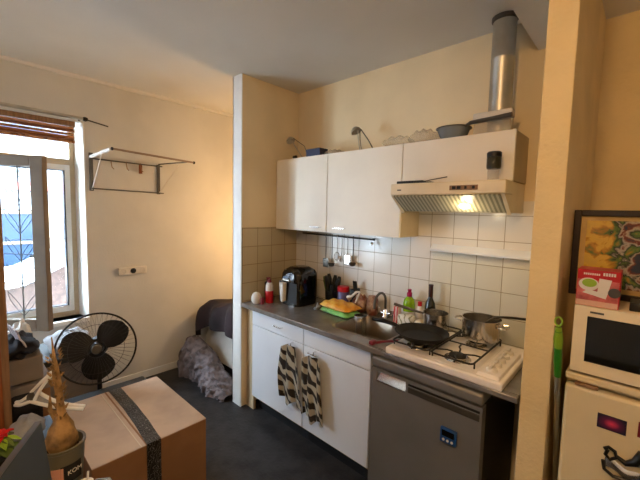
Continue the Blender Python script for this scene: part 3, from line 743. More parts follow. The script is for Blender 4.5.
# rail and hanging utensils
rl = thing('utensil_rail', 'dark metal rail under the wall cabinets for hanging utensils', 'rail', (.52, -.045, 1.46))
MB().tube([(.13, -.045, 1.462), (.905, -.045, 1.455)], .006, 8).build('bar', 'black', rl)
for x in (.15, .52, .885): MB().tube([(x, -.045, 1.46), (x, -.007, 1.46)], .005, 8).build('bracket', 'greymetal', rl)
MB().lathe((.885, -.05, 1.425), [(.001, -.014), (.014, -.005), (.014, .005), (.001, .014)], 14).build('end_knob', 'chrome', rl)
def ladle(x, ln, kind, label, m='steel'):
    t = thing(kind, label, kind.replace('_', ' '), (x, -.045, 1.46-ln), 'utensils hanging on the rail')
    MB().tube([(x, -.045, 1.47), (x, -.054, 1.464), (x, -.054, 1.45), (x, -.05, 1.44), (x, -.05, 1.46-ln+.06)], .003, 6).build('shaft', m, t)
    z = 1.46-ln
    if kind == 'ladle': MB().lathe((x, -.055, z+.02), [(.001, 0), (.02, .006), (.03, .03), (.028, .03), (.018, .009), (.001, .004)], 18).build('bowl', m, t)
    elif kind == 'spatula': box(x-.028, x+.028, -.053, -.050, z, z+.075).build('blade', m, t, bevel=.001)
    elif kind == 'whisk':
        b = MB()
        for k in range(5):
            a = k*PI/5; b.tube([(x+.022*math.sin(q)*math.cos(a), -.052+.022*math.sin(q)*math.sin(a), z+.07-.07*math.cos(q-PI)*-1*.5-.035) for q in [PI*2*j/14 for j in range(14)]], .0012, 4, closed=True)
        b.build('wires', m, t)
    else: MB().lathe((x, -.056, z+.03), [(.001, -.03), (.02, -.02), (.024, 0), (.02, .02), (.001, .03)], 18, Matrix.Rotation(PI/2, 3, 'Z') @ Matrix.Scale(.25, 3, (0, 1, 0))).build('bowl', m, t)
ladle(.42, .27, 'spatula', 'dark spatula hanging leftmost on the rail', 'greymetal')
ladle(.49, .28, 'ladle', 'dark ladle hanging second from the left on the rail', 'greymetal')
ladle(.545, .20, 'whisk', 'small steel whisk hanging on the rail among the bright utensils')
ladle(.595, .21, 'serving_spoon', 'steel serving spoon hanging third from the right on the rail')
ladle(.655, .22, 'spatula', 'steel slotted spatula hanging second from the right on the rail')
ladle(.71, .25, 'ladle', 'thin steel ladle hanging at the right on the rail', 'greymetal')

# ---------------------------------------------------------------- on top of the wall cabinets
CZ = 2.091
def clamp(x, y, hgt, lean, label):
    t = thing('ladle', label, 'ladle', (x, y, CZ), 'metal ladles leaning on top of the wall cabinets')
    MB().tube([(x+lean, y+.01, CZ+.004), (x+lean*.3, y, CZ+hgt*.7), (x, y, CZ+hgt)], .004, 8).build('handle', 'steeld', t)
    MB().tube([(x+lean*1.4, y+.02, CZ+.004), (x+lean*1.2, y, CZ+hgt*.6), (x+.02, y, CZ+hgt+.015)], .003, 8).build('wire_stand', 'greymetal', t)
    MB().lathe((x-.015, y, CZ+hgt), [(.001, .028), (.02, .025), (.036, .008), (.038, -.008), (.034, -.008), (.016, .018), (.001, .02)], 20, Matrix.Rotation(-.5, 3, 'Y')).build('bowl', 'steeld', t)
    return t
clamp(.135, -.20, .165, .13, 'grey metal ladle leaning at the left end above the cabinets')
clamp(.81, -.17, .155, .02, 'dull metal ladle leaning above the middle cabinet door')
MB().tube([(.84, -.17, CZ+.16), (.90, -.16, CZ+.08), (.95, -.16, CZ+.004)], .004, 8).build('support_wire', 'greymetal', bpy.data.objects['ladle.003'] if 'ladle.003' in bpy.data.objects else None)
tag(box(.345, .50, -.235, -.14, CZ, CZ+.062).build('blue_box', 'blue', bevel=.004), 'small dark blue box above the left wall cabinet', 'box')
tag(MB().tube([(.20, -.235, CZ+.014), (.235, -.24, CZ+.014)], .012, 10).build('cork', 'black'), 'small black stopper at the left edge above the cabinets', 'stopper')
tag(packet(.53, .66, -.22, -.10, CZ, .04, .1, 9, '', '', '', '')[0].build('plastic_bag', 'clear'), 'flat clear plastic bag between the blue box and the ladle', 'bag')
tag(packet(1.06, 1.24, -.23, -.09, CZ, .065, .1, 11, '', '', '', '')[0].build('plastic_bag', 'clear'), 'rumpled clear plastic bag above the cabinet seam', 'bag')
tag(packet(1.25, 1.40, -.22, -.08, CZ, .085, -.2, 12, '', '', '', '')[0].build('plastic_bag', 'clear'), 'taller clear plastic bag left of the blue glass pan', 'bag')
gp = thing('glass_pan', 'bluish glass pan with a long dark handle on the short cabinet', 'pan', (1.53, -.17, CZ))
MB().lathe((1.515, -.17, CZ), [(.055, 0), (.075, .02), (.092, .062), (.094, .062), (.094, .067), (.088, .067), (.07, .022), (.001, .006)], 36).build('pan_body', mat('bluish_glass', (140, 150, 158), .15, trans=.2), gp)
MB().tube(rrect(1.42, 1.61, -.265, -.075, .09, CZ+.066, 6), .004, 8, closed=True).build('rim', 'greymetal', gp)
MB().tube([(1.60, -.21, CZ+.064), (1.64, -.25, CZ+.066), (1.75, -.255, CZ+.07), (1.845, -.258, CZ+.074)], [.008, .011, .011, .012], 10).build('handle', 'greymetal', gp)
wbx = thing('food_container', 'clear food container with a white lid beside the flue pipe', 'container', (1.72, -.2, CZ))
box(1.65, 1.835, -.235, -.182, CZ, CZ+.07).build('body', 'clear', wbx, bevel=.006)
box(1.645, 1.84, -.237, -.181, CZ+.072, CZ+.115).build('lid', 'label', wbx, bevel=.006)

# on the hood shelf
SZ = 1.833
pm = thing('spice_grinder', 'clear grinder with a dark upper half standing on the hood', 'grinder', (1.80, -.32, SZ))
MB().lathe((1.795, -.325, SZ), [(.027, 0), (.027, .05), (.025, .055)], 24).build('glass_base', 'clear', pm)
MB().lathe((1.795, -.325, SZ+.056), [(.031, 0), (.034, .01), (.034, .055), (.03, .06)], 24).build('smoked_cup', 'smoke', pm)
MB().lathe((1.795, -.325, SZ+.116), [(.034, 0), (.035, .02), (.030, .026), (.001, .026)], 24).build('cap', 'black', pm)
bs = thing('fish_slice', 'flat black kitchen tool lying on the hood', 'kitchen tool', (1.42, -.3, SZ))
box(1.25, 1.42, -.34, -.30, SZ, SZ+.018).build('handle', 'black', bs, bevel=.004)
MB().tube([(1.40, -.32, SZ+.01), (1.47, -.33, SZ+.018), (1.56, -.33, SZ+.03)], .003, 6).build('shaft', 'greymetal', bs)
box(1.41, 1.475, -.35, -.30, SZ, SZ+.008).build('blade', 'black', bs, bevel=.002)

# ---------------------------------------------------------------- right: fridge, microwave, box, picture, mop
FX = 2.188; FY = -.6; FZ = 1.06
fr = thing('fridge', 'cream fridge with magnets carrying the microwave', 'fridge', (FX+.29, -.3, 0))
box(FX, FX+.58, FY+.055, -.02, .0, FZ-.03).build('body', 'fridge', fr, bevel=.006)
box(FX, FX+.58, FY, FY+.05, .05, FZ-.045).build('door', 'fridge', fr, bevel=.012, seg=3)
box(FX-.003, FX+.583, FY+.01, -.015, FZ-.03, FZ).build('top_plate', 'fridge', fr, bevel=.008)
box(FX+.03, FX+.10, FY+.0, FY+.02, FZ-.04, FZ-.03).build('hinge', 'woodp', fr)
mg = box(2.293, 2.374, FY-.0035, FY-.0005, .888, .942); tag(mg.build('fridge_magnet', 'galaxy', bevel=.001), 'dark purple space picture magnet on the fridge door', 'magnet', 'magnets on the cream fridge')
tag(box(2.403, 2.47, FY-.0035, FY-.0005, .90, .955).build('fridge_magnet', 'redd', bevel=.001), 'red brown picture magnet at the photo right edge', 'magnet', 'magnets on the cream fridge')
bo = thing('fridge_ornament', 'curly black and silver ornament on the fridge door', 'ornament', (2.39, FY-.01, .78))
ya = FY-.012; OT = Matrix.Translation((.02, 0, -.045))
MB().tube([(2.31, ya, .865), (2.305, ya, .845), (2.318, ya, .832), (2.335, ya, .848), (2.33, ya, .868), (2.312, ya, .876)]+[(2.30, ya, .865)]+[], .006, 8).xf(OT).build('curl', 'black', bo)
MB().tube([(2.335, ya, .853), (2.36, ya, .84), (2.385, ya, .855), (2.40, ya, .89), (2.43, ya, .90), (2.455, ya, .88), (2.46, ya, .84)], [.006, .01, .014, .016, .015, .012, .008], 10).xf(OT).build('scroll', 'black', bo)
MB().grid(lambda u, v: (2.305+.11*u, ya-.006*math.sin(u*PI)*math.sin(v*PI)-.0, .80+.035*v-.02*u+.006*math.sin(u*9)), 16, 6, .006).xf(OT).build('silver_plate', 'chrome', bo)
MB().tube([(2.30, ya, .82), (2.305, ya, .79), (2.33, ya, .775), (2.37, ya, .78), (2.40, ya, .80), (2.41, ya, .84)], .006, 8).xf(OT).build('curl', 'black', bo)

mwv = thing('microwave', 'cream microwave with a black door window on the fridge', 'microwave', (2.45, -.4, FZ))
MX0, MX1, MY, MZ0, MZ1 = 2.198, 2.66, -.59, FZ+.012, 1.325
box(MX0, MX1, MY+.02, -.27, MZ0, MZ1).build('body', 'cream', mwv, bevel=.006)
fm = MB(); wx0, wx1, wz0, wz1 = 2.238, 2.53, 1.115, 1.29
fm.box(MX0, wx0, MY-.004, MY+.018, MZ0, MZ1); fm.box(wx1, MX1, MY-.004, MY+.018, MZ0, MZ1); fm.box(wx0, wx1, MY-.004, MY+.018, MZ0, wz0); fm.box(wx0, wx1, MY-.004, MY+.018, wz1, MZ1)
fd = fm.build('door', 'cream', mwv)
box(wx0, wx1, MY+.002, MY+.012, wz0, wz1).build('door_window', 'blackg', fd)
box(2.245, 2.285, MY-.0055, MY-.004, 1.303, 1.31).build('maker_badge', 'greymetal', fd)
for x in (MX0+.04, MX1-.04):
    for y in (MY+.05, -.3): MB().lathe((x, y, FZ), [(.012, 0), (.012, .012)], 10).build('foot', 'black', mwv)

rbx = thing('appliance_box', 'red and white printed food box standing on the microwave', 'box', (2.26, -.54, MZ1))
RX0, RX1, RY = 2.196, 2.322, -.575
box(RX0, RX1, RY, RY+.11, MZ1, MZ1+.137).build('carton', 'red', rbx, bevel=.002)
box(RX0+.002, RX1-.003, RY-.0012, RY-.0002, MZ1+.002, MZ1+.10).build('photo_panel', mat('box_photo', (206, 110, 104), .35, var=.3, scale=24, col2=(150, 70, 70)), rbx)
box(RX0+.002, RX1-.003, RY-.0022, RY-.0013, MZ1+.002, MZ1+.022).build('pale_base', mat('box_base', (214, 172, 150), .4), rbx)
MB().lathe((2.232, RY-.0015, MZ1+.083), [(.03, 0), (.03, .0012), (.001, .0012)], 28, Matrix.Rotation(PI/2, 3, 'X') @ Matrix.Scale(.8, 3, (0, 1, 0))).build('printed_bowl', 'label', rbx)
MB().lathe((2.234, RY-.003, MZ1+.088), [(.022, 0), (.022, .001), (.001, .001)], 28, Matrix.Rotation(PI/2, 3, 'X') @ Matrix.Scale(.7, 3, (0, 1, 0))).build('printed_food', 'lime', rbx)
MB().prism([(2.258, RY-.0015, MZ1+.04), (2.285, RY-.0015, MZ1+.034), (2.298, RY-.0015, MZ1+.105), (2.262, RY-.0015, MZ1+.108)], (0, 0, 0), (0, -.001, 0)).build('printed_cup', 'label', rbx)
MB().prism([(2.215, RY-.0027, MZ1+.05), (2.28, RY-.0027, MZ1+.036), (2.288, RY-.0027, MZ1+.052), (2.23, RY-.0027, MZ1+.064)], (0, 0, 0), (0, -.001, 0)).build('printed_slices', 'label', rbx)
MB().lathe((2.307, RY-.0015, MZ1+.06), [(.018, 0), (.018, .001), (.001, .001)], 24, Matrix.Rotation(PI/2, 3, 'X')).build('printed_bowl', 'greymetal', rbx)
tx = MB()
for k in range(8): tx.box(2.215+k*.0062, 2.2195+k*.0062, RY-.0012, RY-.0002, MZ1+.118, MZ1+.125)
for k in range(5): tx.box(2.272+k*.0075, 2.2775+k*.0075, RY-.0012, RY-.0002, MZ1+.119, MZ1+.130)
tx.build('box_lettering', 'label', rbx)
tag(box(2.35, 2.46, -.55, -.44, MZ1, MZ1+.03).build('box', 'black', bevel=.004), 'flat black box right of the red box on the microwave', 'box')

pf = thing('framed_picture', 'dark framed floral picture standing behind the red box', 'picture', (2.4, -.36, MZ1))
px0, px1, pz0, pz1, py = 2.146, 2.66, MZ1, 1.688, -.37
m = MB(); m.box(px0, px0+.025, py, py+.025, pz0, pz1); m.box(px1-.025, px1, py, py+.025, pz0, pz1); m.box(px0+.025, px1-.025, py, py+.025, pz1-.025, pz1); m.box(px0+.025, px1-.025, py, py+.025, pz0, pz0+.025)
m.build('frame', 'darkwood', pf, bevel=.003)
box(px0+.02, px1-.02, py+.012, py+.018, pz0+.02, pz1-.02).build('mount', 'cork', pf)
box(px0+.045, px1-.045, py+.008, py+.0115, pz0+.045, pz1-.043).build('print', 'art', pf)

mo = thing('mop', 'green handled mop with a silver pole leaning beside the fridge', 'mop', (2.16, -.5, 0))
def mp_(t): return Vector((2.1635, -.69+.40*(1-t), 0))+Vector((0, 0, .03+1.26*t))
MB().tube([mp_(.0), mp_(.81)], .0105, 12).build('pole', 'steeld', mo)
MB().tube([mp_(.80), mp_(.86), mp_(.90), mp_(.955)], [.0125, .014, .0135, .012], 14).build('grip', 'green', mo)
MB().tube([mp_(.90), mp_(.93), mp_(.965)], [.0142, .016, .010], 14).build('grip_top', 'lime', mo)
c = mp_(.985)
MB().tube([c+Vector((.011*math.cos(a), 0, .016*math.sin(a))) for a in [2*PI*k/16 for k in range(16)]], .0035, 8, closed=True).build('hanging_loop', 'lime', mo)
MB().lathe(mp_(.32), [(.0115, 0), (.013, .005), (.013, .03), (.0115, .035)], 14).build('pole_joint', 'greymetal', mo)
box(2.146, 2.181, -.36, -.20, 0, .03).build('mop_head', 'greyfab', mo, bevel=.006)

# ---------------------------------------------------------------- left foreground
BX0, BX1, BY0, BY1, BZ = -.005, .676, -1.832, -1.288, .5
cb = thing('cardboard_box', 'big closed cardboard box taped with black printed tape', 'box', ((BX0+BX1)/2, (BY0+BY1)/2, 0))
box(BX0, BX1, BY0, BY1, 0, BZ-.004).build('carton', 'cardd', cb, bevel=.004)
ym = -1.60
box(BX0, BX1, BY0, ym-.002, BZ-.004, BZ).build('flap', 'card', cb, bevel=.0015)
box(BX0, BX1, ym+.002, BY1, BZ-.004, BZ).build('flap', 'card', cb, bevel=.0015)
m = MB(); m.grid(lambda u, v: (BX0+(BX1+.002-BX0)*u, -1.548-.02*u+(.034-.0)*(v*2-1)+.010*math.sin(u*PI), BZ+.0022+.0015*math.sin(u*20)), 30, 3, .001)
m.grid(lambda u, v: (BX1+.0025, -1.568+.034*(v*2-1), BZ-.4*u+.002), 10, 3, .001); m.build('printed_tape', 'tape', cb)
box(BX0, BX1, ym-.028, ym-.022, BZ, BZ+.0012).build('clear_tape_edge', 'ctape', cb)
box(BX0, BX1, ym-.004, ym+.004, BZ, BZ+.001).build('clear_tape_edge', 'cardd', cb)

# fan

cam_p = Vector((2.3682, -2.1992, 1.6537))
fc_ = Vector((-.088, -1.616, .765))
fn_dir = (cam_p-fc_); fn_dir = Vector((fn_dir.x, fn_dir.y-.15, fn_dir.z*.55)).normalized()
zq = fn_dir.to_track_quat('Z', 'Y').to_matrix()
FR = .217
fan = thing('fan', 'large black pedestal fan with three blades behind the box', 'fan', (-.25, -1.60, 0))
def fl(x, y, z): return fc_+zq @ Vector((x, y, z))
rimm = MB(); 
rimm.tube([fl(FR*math.cos(a), FR*math.sin(a), 0) for a in [2*PI*k/64 for k in range(64)]], .006, 8, closed=True)
rimm.build('guard_rim', 'black', fan)
gw = MB()
for k in range(44):
    a = 2*PI*k/44
    for sg, dz in ((1, .045), (-1, -.08)):
        gw.tube([fl(r*math.cos(a+sg*.12*(1-r/FR)), r*math.sin(a+sg*.12*(1-r/FR)), dz*(1-(r/FR)**3)) for r in (.05, .12, .17, .205, FR)], .0007, 4, cap=False)
for r in (.05, .15): gw.tube([fl(r*math.cos(a), r*math.sin(a), .045*(1-(r/FR)**3)) for a in [2*PI*k/48 for k in range(48)]], .0014, 5, closed=True)
gw.build('guard_wires', 'mesh', fan)
for kk, a0_ in enumerate((math.radians(37), math.radians(163), math.radians(266))):
    b = MB()
    def bf(u, v, a0_=a0_):
        r = .03+.17*u
        wdt = .30+.62*math.sin(min(1, u*1.08)*PI*.72)**1.0
        wdt *= (1-max(0, (u-.78)/.22)**2*.75)
        # outline in cartesian, rounded lobe
        c_ = .125*u+.025
        half = .012+.080*math.sin(PI*min(1, max(0, u*.98))**1.05)**.62
        yy = (v*2-1)*half
        xx = .02+.18*u
        ca, sa2 = math.cos(a0_), math.sin(a0_)
        skew = .012*math.sin(u*PI)
        return fl(xx*ca-(yy+skew)*sa2, xx*sa2+(yy+skew)*ca, -.02+.03*(v-.5)-.02*u)
    b.grid(bf, 18, 10, .003); b.build('blade', 'blackm', fan)
MB().lathe(fc_, [(.001, .012), (.03, .006), (.038, -.02), (.038, -.05)], 24, zq).build('hub', 'black', fan)
MB().lathe(fc_, [(.001, .052), (.025, .05), (.03, .044), (.001, .043)], 24, zq).build('badge', 'greymetal', fan)
MB().lathe(fc_, [(.05, -.08), (.062, -.1), (.06, -.17), (.035, -.20), (.001, -.205)], 24, zq).build('motor_housing', 'black', fan)
pb = fl(0, 0, -.15)
MB().tube([(pb.x, pb.y, .03), (pb.x, pb.y, pb.z-.02)], .015, 12).build('pole', 'black', fan)
MB().lathe((pb.x, pb.y, pb.z-.10), [(.02, 0), (.028, .02), (.028, .08), (.02, .10)], 16).build('control_box', 'black', fan)
MB().lathe((pb.x, pb.y, 0), [(.15, 0), (.155, .012), (.12, .03), (.02, .042)], 32).build('base', 'black', fan)

# stack by the window
sbx = thing('storage_box', 'brown box at the bottom of the pile under the window', 'box', (-.12, -2.0, 0))
box(-.435, .045, -2.10, -1.875, 0, .66).build('carton', 'cardd', sbx, bevel=.004)
box(-.445, .055, -2.11, -1.865, .66, .70).build('lid', 'shoebox', sbx, bevel=.003)
m = MB(); m.box(-.28, .04, -2.07, -1.90, .0, .13)
m.xf(Matrix.Translation((0, 0, .715)) @ Matrix.Rotation(.0, 4, 'Z'))
tag(m.build('shoe_box', 'shoebox', bevel=.004), 'grey shoe box on top of the brown box by the window', 'box')
def blob(c, rx, ry, rz, amp, seed, name, m, label, cat, n=28, zmin=None):
    rs = random.Random(seed); p = [rs.uniform(0, 6) for _ in range(5)]; rr = []
    for k in range(n+1):
        th = PI*k/n; ring = []
        for i in range(36):
            a = 2*PI*i/36
            q = 1+amp*(math.sin(3*a+p[0]+2*th)+math.sin(5*a+p[1]-3*th)+.7*math.sin(7*th+p[2]+2*a)+.5*math.sin(9*a+p[3]+5*th))*.5
            s_ = max(.001, math.sin(th))
            P = Vector((c[0]+rx*s_*math.cos(a)*q, c[1]+ry*s_*math.sin(a)*q, c[2]-rz*math.cos(th)*q))
            if zmin is not None: P.z = max(P.z, zmin)
            ring.append(P)
        rr.append(ring)
    return tag(MB().rings(rr).build(name, m), label, cat)
blob((-.10, -1.99, .885), .17, .085, .05, .2, 3, 'folded_clothes', 'blackfab', 'black folded clothes on the grey shoe box', 'clothes', zmin=.8465)
tag(MB().grid(lambda u, v: (-.07+.11*u+.02*v, -2.0-.04*v+.03*u+.0, .925+.10*v-.02*u*u+.006*math.sin(v*9)), 12, 14, .006).build('shirt', stripes('printed_cloth', ((224, 220, 226), (150, 140, 150)), 12, (PI/2, 0, 0), .9, 1.5, (0, .7, .8))), 'white printed cloth lying on the black clothes', 'cloth')
blob((-.365, -1.945, .80), .075, .055, .14, .12, 8, 'white_bag', 'whitebag', 'bright white plastic bag beside the grey shoe box', 'bag', zmin=.702)
bs2 = thing('storage_crate', 'grey crate behind the fan under the window', 'crate', (-.62, -1.65, 0))
box(-.86, -.46, -1.95, -1.50, 0, .58).build('body', 'shoebox', bs2, bevel=.006)
box(-.87, -.45, -1.96, -1.49, .58, .62).build('lid', 'dgrey', bs2, bevel=.006)
blob((-.64, -1.66, .675), .17, .13, .07, .14, 12, 'grey_bag', 'greyfab', 'grey folded bag on the crate behind the fan', 'bag', zmin=.6215)
tag(box(-.22, -.04, -1.84, -1.30, .40, .435).xf(Matrix()).build('shelf_board', 'black', bevel=.01), 'black padded board between the fan and the cardboard box', 'board')
tag(box(.12, .30, -2.05, -1.94, 0, .70).build('basket', 'blackfab', bevel=.02), 'black fabric bin standing left of the cardboard box', 'bin')
# three-armed stand
ts = thing('folding_stand', 'white three armed stand base lying on the black bin', 'stand', (.49, -2.0, .7))
cc = Vector((.483, -1.997, .826))
def P3(u, v): # plane facing camera-ish
    r_ = Vector((.73, .68, 0)); up = Vector((-.45, .48, .75)).normalized(); return cc+r_*u+up*v
for tip in ((.422, -2.058, .798), (.53, -1.942, .937), (.642, -1.853, .788)):
    tv = Vector(tip)-cc; n3 = Vector((.45, -.48, .75)).normalized(); sd_ = tv.cross(n3).normalized()
    bw_ = -Vector((-.45, .48, .75)).normalized()*(1 if tip[2] < .9 else 0)
    g = MB()
    for sg in (-1, 1):
        g.tube([cc+tv*t+sd_*sg*(.006+.016*(1-t)**2)+bw_*math.sin(t*PI)*.012-n3*.02*t*t for t in [k/8 for k in range(9)]], .0075, 8)
    ar = g.build('arm', 'frame_w', ts)
    MB().grid(lambda u, v: cc+tv*(.08+.86*u)+sd_*(2*v-1)*(.006+.015*(1-u)**2)+bw_*math.sin((.08+.86*u)*PI)*.012-n3*(.003+.02*(.08+.86*u)**2), 10, 2, .003).build('arm_web', 'greyfab', ar)
MB().lathe(cc, [(.001, -.01), (.022, -.008), (.022, .006), (.001, .008)], 18, Vector((.45, -.48, .75)).to_track_quat('Z', 'Y').to_matrix()).build('hub', 'greymetal', ts)

# near table with plant, laptop, flowers
tb_ = thing('side_table', 'small dark table in the foreground under the plant pot', 'table', (1.35, -2.2, 0))
TZ = .80
box(1.02, 1.75, -2.75, -1.955, TZ-.03, TZ).build('tabletop', 'darkwood', tb_, bevel=.004)
for x in (1.06, 1.70):
    for y in (-2.70, -2.0): box(x-.02, x+.02, y-.02, y+.02, 0, TZ-.03).build('leg', 'darkwood', tb_)
pp = thing('potted_plant', 'tall spiky brown caudex plant in an olive glazed pot', 'plant', (1.175, -2.02, TZ))
pcx, pcy = 1.187, -2.012
MB().lathe((pcx, pcy, TZ), [(.040, 0), (.043, .004), (.054, .178), (.0565, .18), (.0565, .186), (.050, .186), (.048, .16)], 40, cap=False).add([(0, 0, 0)], []).build('pot', 'pot', pp, org=(pcx, pcy, TZ)) if 0 else MB().lathe((pcx, pcy, TZ), [(.001, 0), (.040, 0), (.043, .004), (.054, .165), (.0565, .167), (.0565, .174), (.050, .174), (.048, .145), (.001, .14)], 40).build('pot', 'pot', pp)
MB().lathe((pcx, pcy, TZ+.140), [(.047, 0), (.045, .006), (.001, .008)], 28).build('soil', 'soil', pp)
bx_, by_ = pcx, pcy
prof = [(.014, .132), (.028, .15), (.036, .175), (.036, .195), (.030, .218), (.019, .238), (.0105, .26), (.0085, .30), (.0085, .34), (.0095, .37), (.008, .395), (.005, .42), (.0025, .455), (.0015, .485)]
rr = []
rs = random.Random(2)
for k, (r, z) in enumerate(prof):
    off = Vector((-.012*max(0, z-.26)/.2, -.012*max(0, z-.26)/.2, 0))
    rr.append([Vector((bx_+r*(1+.12*math.sin(a*5+k))*math.cos(a), by_+r*(1+.12*math.sin(a*5+k))*math.sin(a), TZ+z))+off for a in [2*PI*i/24 for i in range(24)]])
MB().rings(rr).build('caudex', 'caudex', pp)
th_ = MB()
for k in range(70):
    z = .25+.19*k/70; a = rs.uniform(0, 6.28); r = .012
    o_ = -.012*max(0, z-.26)/.2
    p0 = Vector((bx_+o_+r*math.cos(a), by_+o_+r*math.sin(a), TZ+z)); p1 = p0+Vector((.009*math.cos(a), .009*math.sin(a), .010))
    th_.tube([p0, p1], [.003, .0007], 5)
th_.build('spines', 'caudex', pp)
MB().tube([(bx_-.012, by_-.010, TZ+.235), (bx_-.024, by_-.022, TZ+.27), (bx_-.023, by_-.021, TZ+.31)], [.007, .006, .002], 8).build('side_shoot', 'caudex', pp)

# printed paper bag / drinks carton against pot
def lettering(txt, size, loc, rotz, parent, m):
    cu = bpy.data.curves.new('lettering', 'FONT'); cu.body = txt; cu.size = size; cu.extrude = .0006; cu.align_x = 'CENTER'
    tmp = bpy.data.objects.new('lettering_source', cu); COL.objects.link(tmp)
    me = bpy.data.meshes.new_from_object(tmp.evaluated_get(bpy.context.evaluated_depsgraph_get())); COL.objects.unlink(tmp); bpy.data.objects.remove(tmp)
    me.materials.clear(); me.materials.append(MT[m])
    me.transform(Matrix.Rotation(rotz, 4, 'Z') @ Matrix.Rotation(PI/2, 4, 'X'))
    o = bpy.data.objects.new('lettering', me); COL.objects.link(o); o.parent = parent; o.location = Vector(loc)-ORG[parent.name]
    return o
pa = math.radians(18)
for k, (a_, z_, w_, c_) in enumerate(((-25, TZ+.075, .028, 'pinkclay'), (12, TZ+.078, .05, 'blackm'))):
    MB().grid(lambda u, v: (pcx+.0535*math.cos(math.radians(a_)+(u-.5)*w_/.05), pcy+.0535*math.sin(math.radians(a_)+(u-.5)*w_/.05), z_+.05*v), 8, 2, .0015).build('printed_panel', c_, pp)
lettering('KOM', .017, (pcx+.0565*math.cos(pa), pcy+.0565*math.sin(pa), TZ+.103), PI/2+pa, pp, 'label')
wv = thing('paper_cup', 'pale paper cup right of the olive plant pot', 'cup', (1.268, -1.979, TZ))
MB().lathe((1.268, -1.979, TZ), [(.018, 0), (.021, .07), (.023, .073), (.020, .073), (.001, .065)], 28).build('body', 'whitebag', wv)
tag(MB().tube([(1.268, -1.972, TZ+.06), (1.262, -1.968, TZ+.10)], .003).build('straw', 'label'), 'short pale straw in the printed cup', 'straw')
tag(MB().tube([(1.315, -1.97, TZ+.0), (1.30, -1.965, TZ+.05), (1.30, -1.955, TZ+.085), (1.33, -1.935, TZ+.095), (1.37, -1.925, TZ+.07), (1.39, -1.93, TZ+.01)][0:6], .007, 10).build('metal_handle', 'steel'), 'curved steel handle at the bottom edge beside the cardboard box', 'handle')

lp = thing('laptop', 'dark grey laptop standing open, seen from behind and edge on', 'laptop', (1.28, -2.12, TZ))
A = Vector((1.312, -2.072, 1.118)); B = Vector((1.56, -2.20, 1.118)); dn = Vector((.11, .02, -.28))
MB().prism([A, B, B+dn, A+dn], (0, 0, 0), (-.006, -.012, 0)).build('screen_lid', 'dgrey', lp, bevel=.002)
MB().prism([A+Vector((0, 0, .0008)), B+Vector((0, 0, .0008)), B+Vector((-.006, -.012, .0008)), A+Vector((-.006, -.012, .0008))], (0, 0, 0), (0, 0, .0015)).build('lid_rim', 'greymetal', lp)
box(1.36, 1.66, -2.46, -2.17, TZ, TZ+.018).build('keyboard_base', 'dgrey', lp, bevel=.003)

fw = thing('flower_pot', 'red flower with green leaves at the bottom left corner', 'flower', (1.0, -2.135, TZ))
fcx, fcy = 1.0, -2.135
MB().lathe((fcx, fcy, TZ), [(.001, 0), (.03, 0), (.04, .10), (.042, .10), (.001, .095)], 24).build('pot', 'soil', fw)
MB().tube([(fcx, fcy, TZ+.09), (fcx+.005, fcy, TZ+.158)], .003, 6).build('stem', 'leafg', fw)
def petal(c, dirv, ln, wd, m, nm, up=.3):
    dirv = Vector(dirv).normalized(); side = dirv.cross(Vector((0, 0, 1))).normalized()
    return MB().grid(lambda u, v: Vector(c)+dirv*ln*u+side*(v*2-1)*wd*math.sin(PI*min(.98, max(.04, u)))**.8+Vector((0, 0, up*ln*u-.5*ln*u*u+.004*abs(v*2-1))), 8, 4, .0012).build(nm, m, fw)
for k in range(9):
    a = k*.7; petal((fcx+.005, fcy, TZ+.155), (math.cos(a), math.sin(a), 0), .026 if k % 2 else .034, .010, 'petal', 'petal', .5+.2*(k % 3))
for a, c_ in ((.6, 'leafg'), (.2, 'lime'), (-.6, 'leafg'), (2.4, 'leafg'), (1.2, 'lime')):
    petal((fcx+.006, fcy, TZ+.148), (math.cos(a), math.sin(a), 0), .052, .011, c_, 'leaf', .25)
for k, a in enumerate((.3, -.5, -1.3, 1.0)):
    petal((fcx, fcy, TZ+.12), (math.cos(a), math.sin(a), 0), .07, .016, 'leafg', 'leaf', .3)
tag(MB().prism([(1.06, -2.19, .92), (1.20, -2.12, .955), (1.205, -2.119, .948), (1.065, -2.19, .912)], (0, 0, 0), (.0, -.05, -.10)).build('letter', 'whitebag'), 'white folded paper edge below the red flower', 'paper')
# grey bag behind laptop
blob((.58, -2.03, .742), .08, .055, .04, .12, 21, 'grey_cloth', 'greyfab', 'grey and white crumpled cloth behind the plant stem', 'cloth', zmin=.702)
st = thing('stool', 'black stool holding the crumpled cloth behind the plant', 'stool', (.62, -2.03, 0))
box(.44, .83, -2.16, -1.90, .66, .70).build('seat', 'black', st, bevel=.01)
for x in (.48, .79):
    for y in (-2.13, -1.92): box(x-.015, x+.015, y-.015, y+.015, 0, .66).build('leg', 'black', st)

# tall wooden cabinet at left edge
tc_ = thing('tall_wooden_cabinet', 'tall orange brown wooden cabinet at the left edge', 'cabinet', (.25, -2.33, 0))
box(.06, .40, -2.6, -2.062, 0, 2.1).build('body', 'woodp', tc_, bevel=.003)
dr_ = box(.401, .42, -2.58, -2.088, .05, 2.08).build('door', 'wood', tc_, bevel=.003)
MB().tube([(.42, -2.54, 1.0), (.445, -2.54, 1.0), (.445, -2.54, 1.12), (.42, -2.54, 1.12)], .005, 8).build('door_handle', 'steel', dr_)

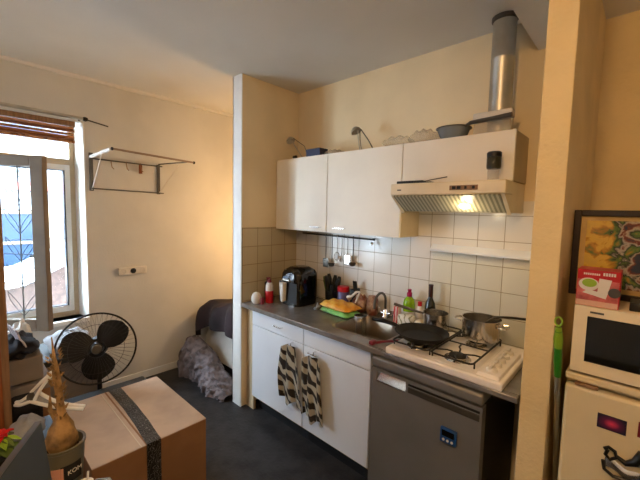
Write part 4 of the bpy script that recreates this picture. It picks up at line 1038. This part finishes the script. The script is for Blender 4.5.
# ---------------------------------------------------------------- lamps
cl = thing('ceiling_lamp', 'warm round ceiling lamp in the middle of the room behind the camera', 'ceiling lamp', (2.08, -2.25, 2.6))
MB().lathe((2.08, -2.25, 2.585), [(.001, 0), (.09, .015), (.13, .06), (.14, .10), (.14, .133)], 32).build('shade', 'bulb', cl)
MB().lathe((2.08, -2.25, 2.708), [(.15, 0), (.15, .012)], 32).build('ceiling_plate', 'white', cl)
al = thing('bedside_lamp', 'warm lamp hidden in the bed alcove behind the partition', 'lamp', (-.2, .35, 1.4))
MB().lathe((-.19, .25, 1.5), [(.03, -.08), (.06, -.06), (.07, 0), (.055, .06), (.02, .08)], 20).build('shade', 'bulb', al)
MB().tube([(-.115, .25, 1.5), (-.15, .25, 1.5)], .01, 8).build('bracket', 'black', al)

def light(kind, name, loc, energy, col, size=None, rot=None, sy=None):
    L = bpy.data.lights.new(name, kind); L.energy = energy; L.color = col
    if kind == 'AREA':
        L.shape = 'RECTANGLE'; L.size = size; L.size_y = sy or size
    elif kind == 'POINT': L.shadow_soft_size = size or .1
    o = bpy.data.objects.new(name, L); COL.objects.link(o); o.location = loc
    if rot: o.rotation_euler = rot
    return o
WARM = (1, .72, .42)
light('POINT', 'ceiling_lamp_light', (2.08, -2.25, 2.46), 22, (1, .60, .27), .12)
light('POINT', 'bedside_lamp_light', (-.30, .25, 1.5), 13, (1, .62, .28), .08)
light('POINT', 'hood_lamp_light', (1.655, -.32, 1.675), .8, (1, .8, .5), .03)
day = light('AREA', 'window_portal', (XL-.25, (WY0+WY1)/2, (WZ0+WZ1)/2), 1, (1, 1, 1), WZ1-WZ0, (0, -PI/2, 0), WY1-WY0)
day.data.cycles.is_portal = True

wd = bpy.data.worlds.new('sky'); SC.world = wd; wd.use_nodes = True
bg = wd.node_tree.nodes['Background']; bg.inputs[0].default_value = (.72, .86, 1, 1); bg.inputs[1].default_value = 24

# ---------------------------------------------------------------- camera
cam = bpy.data.cameras.new('camera'); co = bpy.data.objects.new('camera', cam); COL.objects.link(co)
yw, pt, rl_ = math.radians(43.2192), math.radians(4.6347), math.radians(1.3163)
F = Vector((-math.sin(yw)*math.cos(pt), math.cos(yw)*math.cos(pt), -math.sin(pt)))
R = Vector((math.cos(yw), math.sin(yw), 0)); U = R.cross(F)
R2 = R*math.cos(rl_)+U*math.sin(rl_); U2 = -R*math.sin(rl_)+U*math.cos(rl_)
M = Matrix((R2, U2, -F)).transposed().to_4x4(); M.translation = cam_p
co.matrix_world = M
cam.sensor_width = 36; cam.lens = 344.1*36/640; cam.clip_start = .02
SC.camera = co
SC.view_settings.view_transform = 'Standard'; SC.view_settings.look = 'None'; SC.view_settings.gamma = 1
SC.view_settings.exposure = 1.0
